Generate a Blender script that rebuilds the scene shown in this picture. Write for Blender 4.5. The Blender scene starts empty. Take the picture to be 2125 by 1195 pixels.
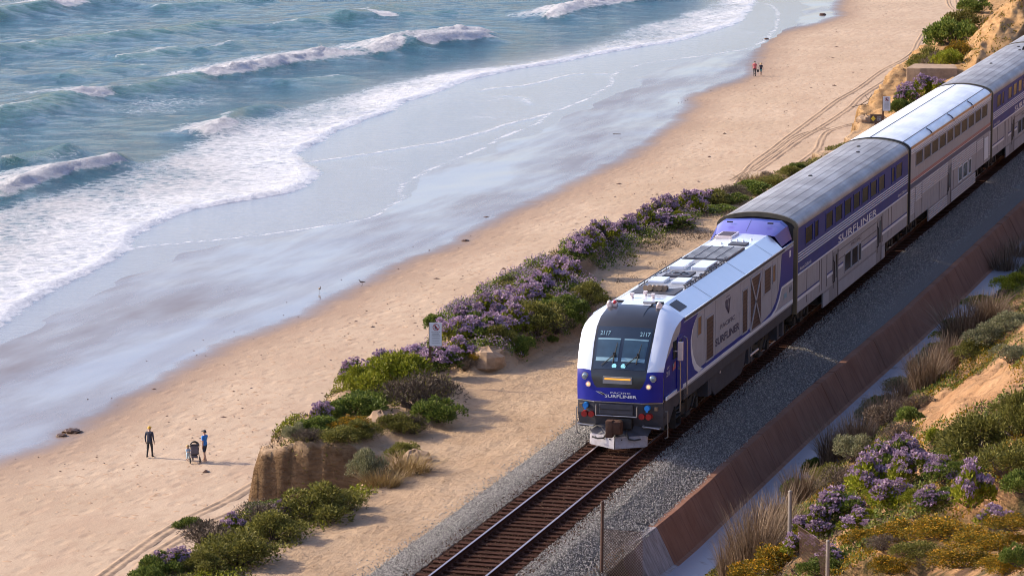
import bpy, bmesh, math, random
import numpy as np
from mathutils import Vector, Matrix
random.seed(5)
rng = np.random.default_rng(11)
R = math.radians
scene = bpy.context.scene
C = scene.collection

# ------------------------------------------------------------------ camera
CAM = np.array([27.073, -107.940, 22.770]); YAW = R(15.8427); PITCH = R(8.9513); FPX = 7283.8
cd = bpy.data.cameras.new('camera'); cam = bpy.data.objects.new('camera', cd); C.objects.link(cam)
cam.location = CAM; cam.rotation_euler = (math.pi/2 - PITCH, 0, YAW)
cd.sensor_fit = 'HORIZONTAL'; cd.sensor_width = 36; cd.lens = FPX/2125*36
cd.clip_start = 1; cd.clip_end = 9000
scene.camera = cam
# ------------------------------------------------------------------ sky and sun
SUN_EL = R(30); SUN_AZ = R(-2)           # light travels towards +X, square to the track
wd = bpy.data.worlds.new('World'); scene.world = wd; wd.use_nodes = True
nt = wd.node_tree; bg = nt.nodes['Background']
sky = nt.nodes.new('ShaderNodeTexSky'); sky.sky_type = 'NISHITA'; sky.sun_disc = False
sky.sun_elevation = SUN_EL; sky.sun_rotation = R(270) - SUN_AZ; sky.altitude = 0
sky.air_density = 1.0; sky.dust_density = 2.5; sky.ozone_density = 3.0
tint = nt.nodes.new('ShaderNodeMix'); tint.data_type = 'RGBA'; tint.blend_type = 'MULTIPLY'; tint.inputs[0].default_value = 1
tint.inputs[7].default_value = (1.05, .97, 1.03, 1)      # slight lilac cast of the evening air, the same in every direction
nt.links.new(sky.outputs[0], tint.inputs[6]); nt.links.new(tint.outputs[2], bg.inputs[0]); bg.inputs[1].default_value = 0.15
sl = bpy.data.lights.new('sun', 'SUN'); sl.energy = 3.1; sl.angle = R(0.6); sl.color = (1.0, 0.86, 0.64)
sun = bpy.data.objects.new('sun', sl); C.objects.link(sun)
sd_ = Vector((math.cos(SUN_EL)*math.cos(SUN_AZ), math.cos(SUN_EL)*math.sin(SUN_AZ), -math.sin(SUN_EL)))
sun.rotation_euler = sd_.to_track_quat('-Z', 'Y').to_euler(); sun.location = (-60, 0, 60)
vs = scene.view_settings; vs.view_transform = 'Standard'; vs.look = 'None'; vs.exposure = 1.05; vs.gamma = 1
vs.use_curve_mapping = False
scene.cycles.max_bounces = 6; scene.cycles.diffuse_bounces = 2; scene.cycles.glossy_bounces = 3
scene.cycles.transparent_max_bounces = 6; scene.cycles.transmission_bounces = 3
scene.cycles.use_denoising = True; scene.cycles.sample_clamp_direct = 3; scene.cycles.pixel_filter_type = 'BLACKMAN_HARRIS'; scene.cycles.filter_width = 1.0; scene.cycles.sample_clamp_indirect = 4

# ------------------------------------------------------------------ pixel of the photograph -> point on a plane
_r = np.array([math.cos(YAW), math.sin(YAW), 0.0])
_f = np.array([-math.sin(YAW)*math.cos(PITCH), math.cos(YAW)*math.cos(PITCH), -math.sin(PITCH)])
_u = np.cross(_r, _f)
def at(px, py, z=None, x=None, y=None):
    d = _f + _r*(px-1062.5)/FPX - _u*(py-597.5)/FPX
    if z is not None: t = (z-CAM[2])/d[2]
    elif x is not None: t = (x-CAM[0])/d[0]
    else: t = (y-CAM[1])/d[1]
    return CAM + d*t
BZ = -17.0                                # beach level below the rails
def px_line(pts, z=BZ): return np.array([at(x, y, z=z)[:2] for x, y in pts])

# ------------------------------------------------------------------ numpy noise and polyline helpers
def _hash(i, j, s):
    h = (i.astype(np.int64)*374761393 + j.astype(np.int64)*668265263 + s*1442695041) & 0xffffffff
    h = ((h ^ (h >> 13))*1274126177) & 0xffffffff
    return ((h ^ (h >> 16)) & 0xffff)/65535.0
def vn(x, y, s=0):
    x = np.asarray(x, float); y = np.asarray(y, float)
    i = np.floor(x); j = np.floor(y); u = x-i; v = y-j
    u = u*u*(3-2*u); v = v*v*(3-2*v)
    return (_hash(i, j, s)*(1-u)+_hash(i+1, j, s)*u)*(1-v) + (_hash(i, j+1, s)*(1-u)+_hash(i+1, j+1, s)*u)*v
def fbm(x, y, s=0, o=4, g=0.5):
    a = 1; t = 0; n = 0
    for k in range(o):
        t = t + a*vn(x*2**k, y*2**k, s+k*17); n += a; a *= g
    return t/n
def sst(a, b, x):
    t = np.clip((x-a)/(b-a), 0, 1); return t*t*(3-2*t)
def dist_line(X, Y, L):
    """distance, signed (+ on the left of the line) and arc parameter 0..1"""
    best = np.full(X.shape, 1e18); sg = np.zeros(X.shape); par = np.zeros(X.shape)
    seg = np.hypot(*(L[1:]-L[:-1]).T); cum = np.concatenate([[0], np.cumsum(seg)])
    for k in range(len(L)-1):
        ax, ay = L[k]; bx, by = L[k+1]; dx, dy = bx-ax, by-ay; l2 = dx*dx+dy*dy+1e-12
        t = np.clip(((X-ax)*dx+(Y-ay)*dy)/l2, 0, 1)
        ex = X-ax-t*dx; ey = Y-ay-t*dy; d = ex*ex+ey*ey
        m = d < best
        best = np.where(m, d, best); sg = np.where(m, np.sign(dx*(Y-ay)-dy*(X-ax)), sg)
        par = np.where(m, (cum[k]+t*seg[k])/cum[-1], par)
    d = np.sqrt(best)
    return d, d*sg, par
def inside(X, Y, P):
    """signed distance to a closed polygon, + inside"""
    c = np.zeros(X.shape, bool); n = len(P)
    for k in range(n):
        ax, ay = P[k]; bx, by = P[(k+1) % n]
        c ^= ((ay > Y) != (by > Y)) & (X < (bx-ax)*(Y-ay)/(by-ay+1e-12)+ax)
    d, _, _ = dist_line(X, Y, np.vstack([P, P[:1]]))
    return np.where(c, d, -d)
def smooth_line(L, n=8):
    """Catmull-Rom through the points"""
    P = np.vstack([2*L[0]-L[1], L, 2*L[-1]-L[-2]]); out = []
    for k in range(1, len(P)-2):
        p0, p1, p2, p3 = P[k-1:k+3]
        for t in np.linspace(0, 1, n, endpoint=False):
            out.append(.5*((2*p1)+(p2-p0)*t+(2*p0-5*p1+4*p2-p3)*t*t+(3*p1-p0-3*p2+p3)*t**3))
    out.append(L[-1]); return np.array(out)

# ------------------------------------------------------------------ materials
def new_mat(name):
    m = bpy.data.materials.new(name); m.use_nodes = True
    nt = m.node_tree; b = nt.nodes['Principled BSDF']
    return m, nt, b
def N(nt, t, **kw):
    n = nt.nodes.new('ShaderNode'+t)
    for k, v in kw.items():
        if k.startswith('i_'): n.inputs[k[2:].replace('_', ' ')].default_value = v
        else: setattr(n, k, v)
    return n
def rgb(c): return (c[0], c[1], c[2], 1)
def mixc(nt, fac, a, b, mode='MIX'):
    n = nt.nodes.new('ShaderNodeMix'); n.data_type = 'RGBA'; n.blend_type = mode
    for s, v in ((0, fac), (6, a), (7, b)):
        if hasattr(v, 'is_output'): nt.links.new(v, n.inputs[s])
        else: n.inputs[s].default_value = v if s == 0 else (rgb(v) if len(v) == 3 else v)
    return n.outputs[2]
def ramp(nt, src, p0, p1, c0=(0, 0, 0), c1=(1, 1, 1)):
    n = nt.nodes.new('ShaderNodeValToRGB'); e = n.color_ramp.elements
    e[0].position = p0; e[1].position = p1; e[0].color = rgb(c0); e[1].color = rgb(c1)
    nt.links.new(src, n.inputs[0]); return n.outputs[0]
def coords(nt, scale=(1, 1, 1), rot=(0, 0, 0), kind='Object'):
    tc = N(nt, 'TexCoord'); mp = N(nt, 'Mapping'); mp.inputs['Scale'].default_value = scale
    mp.inputs['Rotation'].default_value = rot
    nt.links.new(tc.outputs[kind], mp.inputs[0]); return mp.outputs[0]
def noise(nt, vec, scale, detail=4, rough=.55):
    n = N(nt, 'TexNoise'); n.inputs['Scale'].default_value = scale; n.inputs['Detail'].default_value = detail
    n.inputs['Roughness'].default_value = rough; nt.links.new(vec, n.inputs['Vector']); return n.outputs[0]
def bump(nt, b, h, strength, dist, prev=None):
    n = N(nt, 'Bump'); n.inputs['Strength'].default_value = strength; n.inputs['Distance'].default_value = dist
    nt.links.new(h, n.inputs['Height'])
    if prev is not None: nt.links.new(prev, n.inputs['Normal'])
    nt.links.new(n.outputs[0], b.inputs['Normal']); return n.outputs[0]
def plain(name, col, rough=.5, metal=0, var=.18, scale=3.0, bmp=0.0, stretch=(1, 1, 1), dirt=None, spec=.5, coat=0, emit=None):
    """paint / metal / cloth with blotchy variation, optional streaky dirt"""
    m, nt, b = new_mat(name)
    v = coords(nt, stretch); n1 = noise(nt, v, scale, 5, .6)
    dark = tuple(c*(1-var) for c in col); light = tuple(min(1, c*(1+var*.6)) for c in col)
    c = mixc(nt, ramp(nt, n1, .3, .7), dark, light)
    if dirt:
        n2 = noise(nt, v, scale*2.7, 6, .7)
        c = mixc(nt, ramp(nt, n2, .5, .75), c, dirt)
    nt.links.new(c, b.inputs['Base Color'])
    b.inputs['Roughness'].default_value = rough; b.inputs['Metallic'].default_value = metal
    b.inputs['Specular IOR Level'].default_value = spec; b.inputs['Coat Weight'].default_value = coat
    if bmp: bump(nt, b, n1, bmp, .02)
    if emit:
        b.inputs['Emission Color'].default_value = rgb(emit[0]); b.inputs['Emission Strength'].default_value = emit[1]
    return m
def leafy(name, cols, rough=.6, trans=.25):
    """colour differs from leaf to leaf (random per island)"""
    m, nt, b = new_mat(name)
    g = N(nt, 'NewGeometry'); rp = N(nt, 'ValToRGB'); el = rp.color_ramp.elements
    while len(el) < len(cols): el.new(.5)
    for k, c in enumerate(cols):
        el[k].position = k/(len(cols)-1); el[k].color = rgb(c)
    nt.links.new(g.outputs['Random Per Island'], rp.inputs[0])
    oi = N(nt, 'ObjectInfo'); hs = N(nt, 'HueSaturation')
    mr = N(nt, 'MapRange'); mr.inputs[3].default_value = .8; mr.inputs[4].default_value = 1.2
    nt.links.new(oi.outputs['Random'], mr.inputs[0]); nt.links.new(mr.outputs[0], hs.inputs['Value'])
    nt.links.new(rp.outputs[0], hs.inputs['Color']); nt.links.new(hs.outputs[0], b.inputs['Base Color'])
    b.inputs['Roughness'].default_value = rough; b.inputs['Specular IOR Level'].default_value = .12
    tr = N(nt, 'BsdfTranslucent'); nt.links.new(hs.outputs[0], tr.inputs[0])
    mx = N(nt, 'MixShader'); mx.inputs[0].default_value = trans
    nt.links.new(b.outputs[0], mx.inputs[1]); nt.links.new(tr.outputs[0], mx.inputs[2])
    nt.links.new(mx.outputs[0], nt.nodes['Material Output'].inputs[0])
    return m
M = {}
# --- train paints
M['silver'] = plain('silver_paint', (.35, .35, .38), .6, 0, .10, 1.2, dirt=(.30, .29, .30), spec=.2)
M['loco_white'] = plain('sky_tinted_white_paint', (.68, .73, .82), .2, .1, .05, .8, coat=.6)  # white paint with the blue of the reflected sky mixed into its colour
M['white'] = plain('white_paint', (.72, .72, .74), .35, 0, .06, 2)
M['blue'] = plain('deep_blue_paint', (.009, .014, .24), .32, 0, .12, 1.0, spec=.35)
M['blue2'] = plain('weathered_blue_paint', (.026, .042, .21), .55, 0, .18, .9, dirt=(.042, .055, .17), spec=.22)
M['lilac'] = plain('cowl_blue_paint', (.13, .12, .42), .3, 0, .06, .8, coat=.3)
M['black'] = plain('black_gloss', (.022, .022, .026), .28, 0, .2, 2, coat=.3)
M['glass'] = plain('dark_glass', (.016, .026, .044), .06, 0, .2, 1, spec=.8)
M['wglass'] = plain('windscreen_glass', (.026, .058, .092), .06, 0, .35, 1.6, spec=.9)
M['carglass'] = plain('bronze_tinted_glass', (.024, .018, .017), .16, 0, .25, 1, spec=.22)
M['grey'] = plain('dark_grey_frame_paint', (.066, .066, .080), .55, .1, .25, 2.5, dirt=(.075, .06, .05), spec=.25)
M['dark'] = plain('underframe_black', (.022, .021, .022), .6, .2, .3, 3, dirt=(.05, .036, .028))
M['steel'] = plain('bare_steel', (.40, .39, .40), .35, .8, .15, 3)
M['plow'] = plain('scuffed_grey_plough', (.33, .32, .36), .45, .3, .2, 3, bmp=.2, dirt=(.24, .21, .21))
M['rust'] = plain('rusty_iron', (.085, .038, .022), .75, .2, .4, 8, bmp=.4)
M['red'] = plain('red_plug', (.33, .015, .014), .35, 0, .15, 6)
M['bluecap'] = plain('bright_blue_plug', (.02, .22, .62), .35, 0, .15, 6)
M['brown_grille'] = plain('maroon_grille', (.060, .030, .028), .5, .2, .3, 6)
M['brown_slat'] = plain('maroon_slat', (.10, .055, .052), .5, .2, .2, 6)
M['tan_grille'] = plain('sand_seen_through', (.22, .12, .06), .5, .2, .2, 6)  # tan stands in for the sunlit sand seen through these openings
M['amber'] = plain('amber_display', (.30, .12, .01), .4, emit=((1, .42, .05), .55))
M['lampwarm'] = plain('lit_marker_lamp', (.8, .4, .25), .3, emit=((1, .36, .16), .9))
M['lampclear'] = plain('headlamp_lens', (.32, .42, .50), .1, .5, .2, 9, coat=.6)
M['lamplit'] = plain('small_lit_lamp', (.3, .6, .7), .1, emit=((.35, .85, 1), .35))
M['redlamp'] = plain('red_beacon', (.55, .03, .04), .25, 0, .1, 8, coat=.5)
M['pinklamp'] = plain('clear_beacon', (.72, .58, .54), .25, 0, .1, 8, coat=.5)
M['ink'] = plain('navy_ink', (.016, .018, .075), .5, 0, .05, 4)
M['numblue'] = plain('pale_blue_digits', (.17, .30, .38), .4, 0, .05, 4)
M['flagred'] = plain('flag_red', (.45, .12, .14), .5)
M['horn'] = plain('brown_horn', (.25, .17, .11), .4, .4, .2, 9)
M['roofgrey'] = plain('roof_grey', (.30, .30, .31), .4, .2, .2, 2)
# car sheets
def car_roof_mat(name, base, stain, rough, metal, amt):
    m, nt, b = new_mat(name)
    v = coords(nt, (1.6, .11, 1.6)); n1 = noise(nt, v, 2.4, 6, .65)
    v2 = coords(nt, (1, 1, 1)); n2 = noise(nt, v2, .55, 4, .6)
    f = N(nt, 'Math', operation='MULTIPLY'); nt.links.new(n1, f.inputs[0]); nt.links.new(n2, f.inputs[1])
    c = mixc(nt, ramp(nt, f.outputs[0], .17, .17+amt), stain, base)
    nt.links.new(c, b.inputs['Base Color']); b.inputs['Roughness'].default_value = rough; b.inputs['Metallic'].default_value = metal
    v3 = coords(nt, (1, 1, 1)); n3 = noise(nt, coords(nt, (.5, 2.2, .5)), 1.2, 3)
    bump(nt, b, n3, .25, .03); return m
M['roof_old'] = car_roof_mat('weathered_car_roof', (.36, .365, .385), (.19, .18, .18), .5, .2, .26)
M['roof_new'] = car_roof_mat('bright_stainless_roof', (.80, .82, .86), (.62, .64, .68), .34, .25, .15)
M['stainless'] = plain('brushed_stainless', (.36, .355, .38), .55, .05, .14, 2.0, stretch=(1, 2.5, .35), dirt=(.26, .235, .235), spec=.22)
M['flute'] = plain('bright_fluting', (.62, .60, .62), .4, .2, .1, 2)
M['stainless_dk'] = plain('grimy_stainless', (.255, .25, .262), .6, .05, .2, 2.0, stretch=(1, 2.5, .35), dirt=(.19, .17, .165), spec=.2)
M['eave_reflection'] = plain('sand_reflection_eave', (.46, .28, .19), .35, .5, .12, 1)  # sand reflected in the bare metal eave, painted as its orange colour
M['stripe_red'] = plain('red_stripe', (.36, .06, .045), .45, 0, .12, 2)
M['stripe_blue'] = plain('blue_stripe', (.014, .045, .14), .45, 0, .12, 2)
M['seam'] = plain('dark_seam', (.05, .03, .035), .7)
M['rubber'] = plain('diaphragm_rubber', (.03, .028, .03), .7, 0, .3, 4)
M['endpost'] = plain('grimy_end_post', (.14, .115, .07), .6, .1, .3, 3, stretch=(1, 1, .4))
# --- track
M['railtop'] = plain('polished_rail_head', (.34, .27, .28), .38, .8, .12, 3)
M['railside'] = plain('rusty_rail_web', (.055, .022, .014), .9, 0, .3, 9, spec=.08)
M['tie'] = plain('weathered_sleeper', (.050, .021, .013), .9, 0, .5, 4, bmp=.5, stretch=(.5, 3, 3), spec=.06)
M['concrete'] = None

# ------------------------------------------------------------------ mesh builder
class MB:
    def __init__(s): s.v = []; s.f = []; s.m = []
    def quad(s, pts, mi=0):
        n = len(s.v); s.v += [tuple(p) for p in pts]; s.f.append(tuple(range(n, n+len(pts)))); s.m.append(mi)
    def box(s, c, d, mi=0, rot=None):
        n = len(s.v); hx, hy, hz = d[0]/2, d[1]/2, d[2]/2
        for sx, sy, sz in ((-1,-1,-1),(1,-1,-1),(1,1,-1),(-1,1,-1),(-1,-1,1),(1,-1,1),(1,1,1),(-1,1,1)):
            p = Vector((sx*hx, sy*hy, sz*hz))
            if rot is not None: p = rot @ p
            s.v.append((c[0]+p.x, c[1]+p.y, c[2]+p.z))
        for q in ((0,3,2,1),(4,5,6,7),(0,1,5,4),(1,2,6,5),(2,3,7,6),(3,0,4,7)):
            s.f.append(tuple(n+k for k in q)); s.m.append(mi)
        return s
    def b2(s, x0, x1, y0, y1, z0, z1, mi=0): return s.box(((x0+x1)/2, (y0+y1)/2, (z0+z1)/2), (abs(x1-x0), abs(y1-y0), abs(z1-z0)), mi)
    def tube(s, p0, p1, r0, r1=None, n=8, mi=0, cap=True):
        r1 = r0 if r1 is None else r1
        p0 = Vector(p0); p1 = Vector(p1); d = (p1-p0).normalized()
        a = d.orthogonal().normalized(); b = d.cross(a); k0 = len(s.v)
        for p, r in ((p0, r0), (p1, r1)):
            for k in range(n):
                t = 2*math.pi*k/n; q = p+a*(r*math.cos(t))+b*(r*math.sin(t)); s.v.append(tuple(q))
        for k in range(n):
            j = (k+1) % n; s.f.append((k0+k, k0+j, k0+n+j, k0+n+k)); s.m.append(mi)
        if cap:
            s.f.append(tuple(k0+k for k in range(n-1, -1, -1))); s.m.append(mi)
            s.f.append(tuple(k0+n+k for k in range(n))); s.m.append(mi)
        return s
    def path(s, pts, r, n=6, mi=0):
        for a, b in zip(pts[:-1], pts[1:]): s.tube(a, b, r, r, n, mi)
        return s
    def loft(s, rows, mi=0, close=False, mf=None):
        k0 = len(s.v); w = len(rows[0])
        for r in rows: s.v += [tuple(p) for p in r]
        for i in range(len(rows)-1):
            for j in range(w if close else w-1):
                a = k0+i*w+j; b = k0+i*w+(j+1) % w
                s.f.append((a, b, b+w, a+w)); s.m.append(mf(i, j) if mf else mi)
        return s
    def prism(s, poly, axis, t0, t1, mi=0):
        """polygon (2D) pushed along an axis: 'x' (poly=y,z), 'y' (poly=x,z), 'z' (poly=x,y)"""
        def P(a, b, t): return {'x': (t, a, b), 'y': (a, t, b), 'z': (a, b, t)}[axis]
        n = len(poly); k0 = len(s.v)
        s.v += [P(a, b, t0) for a, b in poly]+[P(a, b, t1) for a, b in poly]
        s.f.append(tuple(range(k0, k0+n))); s.m.append(mi); s.f.append(tuple(range(k0+2*n-1, k0+n-1, -1))); s.m.append(mi)
        for k in range(n):
            j = (k+1) % n; s.f.append((k0+k, k0+n+k, k0+n+j, k0+j)); s.m.append(mi)
        return s
    def ball(s, c, r, nu=10, nv=6, mi=0):
        rows = []
        for i in range(nv+1):
            th = math.pi*i/nv
            rows.append([(c[0]+r[0]*math.sin(th)*math.cos(2*math.pi*j/nu), c[1]+r[1]*math.sin(th)*math.sin(2*math.pi*j/nu), c[2]+r[2]*math.cos(th)) for j in range(nu)])
        return s.loft(rows, mi, True)
    def mesh(s, name, mats, smooth=False, bevel=0):
        me = bpy.data.meshes.new(name); me.from_pydata(s.v, [], s.f)
        for m in mats: me.materials.append(m)
        me.polygons.foreach_set('material_index', s.m)
        bm = bmesh.new(); bm.from_mesh(me)
        bmesh.ops.remove_doubles(bm, verts=bm.verts, dist=1e-5)
        if bevel: bmesh.ops.bevel(bm, geom=[e for e in bm.edges if len(e.link_faces) == 2 and e.calc_face_angle(0) > .6], offset=bevel, segments=2, affect='EDGES', profile=.6)
        big = [f for f in bm.faces if len(f.verts) > 4]
        if big: bmesh.ops.triangulate(bm, faces=big)
        bmesh.ops.recalc_face_normals(bm, faces=bm.faces)
        bm.to_mesh(me); bm.free()
        if smooth: me.polygons.foreach_set('use_smooth', [True]*len(me.polygons))
        return me
    def build(s, name, mats, parent=None, loc=None, smooth=False, bevel=0, label=None):
        if not isinstance(mats, (list, tuple)): mats = [mats]
        o = bpy.data.objects.new(name, s.mesh(name, mats, smooth, bevel)); C.objects.link(o)
        if parent is not None: o.parent = parent
        if loc is not None: o.location = loc
        if label: o['label'] = label
        return o
def autosmooth(o, ang=35):
    me = o.data; me.polygons.foreach_set('use_smooth', [True]*len(me.polygons)); me.set_sharp_from_angle(angle=R(ang)); return o
def link(name, me, parent=None, loc=(0, 0, 0), rz=0, sc=None):
    o = bpy.data.objects.new(name, me); C.objects.link(o); o.parent = parent; o.location = loc; o.rotation_euler = (0, 0, rz)
    if sc is not None: o.scale = sc if hasattr(sc, '__len__') else (sc, sc, sc)
    return o
def tag(o, label=None, cat=None, group=None, kind=None):
    for k, v in (('label', label), ('category', cat), ('group', group), ('kind', kind)):
        if v: o[k] = v
    return o
def empty(name, loc=(0, 0, 0), rz=0, label=None, cat=None, group=None):
    o = bpy.data.objects.new(name, None); C.objects.link(o); o.location = loc; o.rotation_euler = (0, 0, rz)
    o.empty_display_size = .3; return tag(o, label, cat, group)
def copy_tree(o, parent=None):
    c = o.copy(); C.objects.link(c); c.parent = parent
    for ch in list(o.children): copy_tree(ch, c)
    return c
def np_mesh(name, V, F, mats, smooth=False):
    """V (n,3); F (m,4) or (m,3)"""
    me = bpy.data.meshes.new(name); V = np.asarray(V, np.float32); F = np.asarray(F, np.int32); k = F.shape[1]
    me.vertices.add(len(V)); me.vertices.foreach_set('co', V.ravel())
    me.loops.add(F.size); me.loops.foreach_set('vertex_index', F.ravel())
    me.polygons.add(len(F)); me.polygons.foreach_set('loop_start', np.arange(0, F.size, k, dtype=np.int32))
    if smooth: me.polygons.foreach_set('use_smooth', np.ones(len(F), bool))
    for m in mats: me.materials.append(m)
    me.update(calc_edges=True); return me
def grid_mesh(name, X, Y, Z, mats, attrs={}, smooth=True):
    ny, nx = X.shape; V = np.stack([X, Y, Z], -1).reshape(-1, 3)
    i = np.arange(ny*nx).reshape(ny, nx)
    F = np.stack([i[:-1, :-1], i[:-1, 1:], i[1:, 1:], i[1:, :-1]], -1).reshape(-1, 4)
    me = np_mesh(name, V, F, mats, smooth)
    for k, a in attrs.items():
        at_ = me.attributes.new(k, 'FLOAT', 'POINT'); at_.data.foreach_set('value', a.astype(np.float32).ravel())
    return me
def add_mesh(name, me, **kw):
    o = bpy.data.objects.new(name, me); C.objects.link(o); return tag(o, **kw)
def attr(nt, name): n = N(nt, 'Attribute', attribute_name=name); return n.outputs['Fac']
_fonts = {}
def text_mb(body, h, w, place, bold=0.0, shear=0):
    """flat lettering; place(x,y)->3D; scaled to height h (cap) and width w"""
    cu = bpy.data.curves.new('t', 'FONT'); cu.body = body; cu.align_x = 'CENTER'; cu.offset = bold; cu.shear = shear; cu.resolution_u = 2
    ob = bpy.data.objects.new('t', cu); C.objects.link(ob)
    dg = bpy.context.evaluated_depsgraph_get(); me = ob.evaluated_get(dg).to_mesh()
    P = [v.co.copy() for v in me.vertices]; F = [tuple(p.vertices) for p in me.polygons]
    ob.to_mesh_clear(); bpy.data.objects.remove(ob); bpy.data.curves.remove(cu)
    xs = [p.x for p in P]; ys = [p.y for p in P]; x0, x1, y0, y1 = min(xs), max(xs), min(ys), max(ys)
    mb = MB(); mb.v = [tuple(place(((p.x-x0)/(x1-x0)-.5)*w, ((p.y-y0)/(y1-y0)-.5)*h)) for p in P]
    mb.f = F; mb.m = [0]*len(F); return mb

# ================================================================== THE SETTING
def axis(c0, c1, st, o0, o1):
    a = list(np.arange(c0, c1+st*.5, st)); s = st; x = a[-1]
    while x < o1: s *= 1.35; x += s; a.append(min(x, o1))
    s = st; x = c0
    while x > o0: s *= 1.35; x -= s; a.insert(0, max(x, o0))
    return np.array(a)
# ---- shore lines read from the photograph, on the beach plane
WET = smooth_line(px_line([(-420, 1130), (-150, 1035), (0, 965), (60, 945), (130, 922), (230, 862), (330, 805), (420, 750), (470, 722), (560, 690), (650, 655), (700, 625), (770, 592), (810, 570), (870, 540), (962, 508), (1000, 480), (1060, 450), (1180, 390), (1260, 352), (1330, 316), (1400, 262), (1446, 218), (1436, 203), (1500, 180), (1560, 160), (1572, 130), (1588, 100), (1602, 76), (1680, 52), (1745, 34), (1742, 12), (1752, 0), (1800, -60), (1950, -160)]), 4)
S1 = smooth_line(px_line([(-420, 830), (-100, 712), (0, 670), (60, 630), (130, 590), (200, 555), (268, 512), (285, 484), (330, 460), (420, 430), (520, 411), (600, 396), (645, 374), (664, 350), (640, 338), (625, 322), (640, 300), (680, 280), (760, 246), (800, 231), (830, 214), (900, 190), (960, 165), (1030, 150), (1100, 138), (1180, 124), (1300, 100), (1420, 80), (1520, 50), (1560, 20), (1570, -20), (1600, -120)]), 4)
S2 = smooth_line(px_line([(-420, 828), (-100, 709), (0, 667), (60, 627), (130, 587), (200, 552), (270, 514), (400, 499), (560, 481), (650, 469), (740, 456), (800, 436), (834, 408), (826, 390), (870, 362), (930, 333), (1000, 307), (1050, 280), (1118, 254), (1132, 236), (1180, 218), (1232, 196), (1270, 172), (1276, 152), (1330, 132), (1400, 121), (1500, 108), (1572, 92), (1606, 62), (1617, 30), (1600, 8), (1560, -14), (1590, -120)]), 4)
S3 = smooth_line(px_line([(650, 333), (760, 316), (860, 301), (950, 286), (1040, 258), (1132, 236)]), 4)
S4 = smooth_line(px_line([(1000, 186), (1030, 180), (1100, 172), (1190, 152), (1280, 150)]), 4)
S5 = smooth_line(px_line([(1050, 196), (1085, 200), (1104, 212)]), 4)
FOAM_BACK = smooth_line(px_line([(-420, 560), (0, 425), (100, 402), (270, 345), (400, 292), (470, 262), (560, 236), (700, 196), (800, 172), (900, 152), (1000, 140), (1120, 128), (1300, 60), (1480, 5), (1560, -60)]), 4)
#          line, height, front width, back width, foam (list of parameter spans), colour
BREAK = [([(-60, 412), (0, 402), (40, 384), (110, 368), (200, 352), (275, 334)], 1.0, 2.2, 4.5, [(0, .85)]),
         ([(10, 350), (60, 334), (110, 320), (165, 312)], .9, 2.2, 5, []),
         ([(-80, 268), (0, 247), (60, 236), (130, 217), (200, 203), (300, 192), (400, 171), (480, 157), (560, 141), (640, 130), (700, 120), (770, 109)], 1.25, 3.2, 7, [(.29, .35), (.58, 1.0)]),
         ([(740, 118), (800, 102), (870, 94), (940, 82), (1010, 68)], 1.1, 3, 6, [(.05, .35), (.62, 1.0)]),
         ([(840, 106), (900, 96), (960, 88), (1034, 79)], .7, 2.2, 4, [(.2, 1)]),
         ([(1100, 42), (1160, 31), (1250, 15), (1345, -2), (1450, -22)], 1.2, 3, 6, [(0, 1)]),
         ([(-60, 46), (0, 36), (60, 29), (130, 18), (200, 11), (290, -2)], 1.6, 4, 8, [(.44, .60)]),
         ([(-60, 120), (0, 110), (100, 97), (200, 86), (330, 74), (420, 57), (520, 46)], .95, 4, 8, []),
         ([(230, 122), (300, 117), (345, 108), (372, 104)], .8, 3.5, 7, []),
         ([(690, 42), (760, 38), (860, 32), (960, 26)], .6, 3.5, 7, [(.3, .42)]),
         ([(400, 284), (440, 272), (475, 258), (500, 240), (545, 229), (610, 222)], .7, 2.0, 4, [(.0, .35)]),
         ([(385, 108), (440, 104), (520, 92)], .55, 3.5, 6, []), ([(540, 60), (700, 40), (850, 10)], .6, 4, 8, []), ([(100, 165), (200, 150), (330, 142)], .5, 3.5, 7, []),
         ([(560, 175), (640, 168), (720, 158)], .4, 2.6, 5, []), ([(300, 20), (420, 12), (560, -2)], .7, 4, 8, [])]
def beach_z(X, Y):
    return BZ + np.where(X < -52, .012*(X+52), .006*(X+52)) + (fbm(X*.25, Y*.12, 31, 3)-.5)*.10
# ---- beach sheet
ax = axis(-84, -14, .55, -400, 40); ay = axis(20, 450, 1.0, -300, 3200)
X, Y = np.meshgrid(ax, ay); Z = beach_z(X, Y)
_, sw, _ = dist_line(X, Y, WET)
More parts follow.
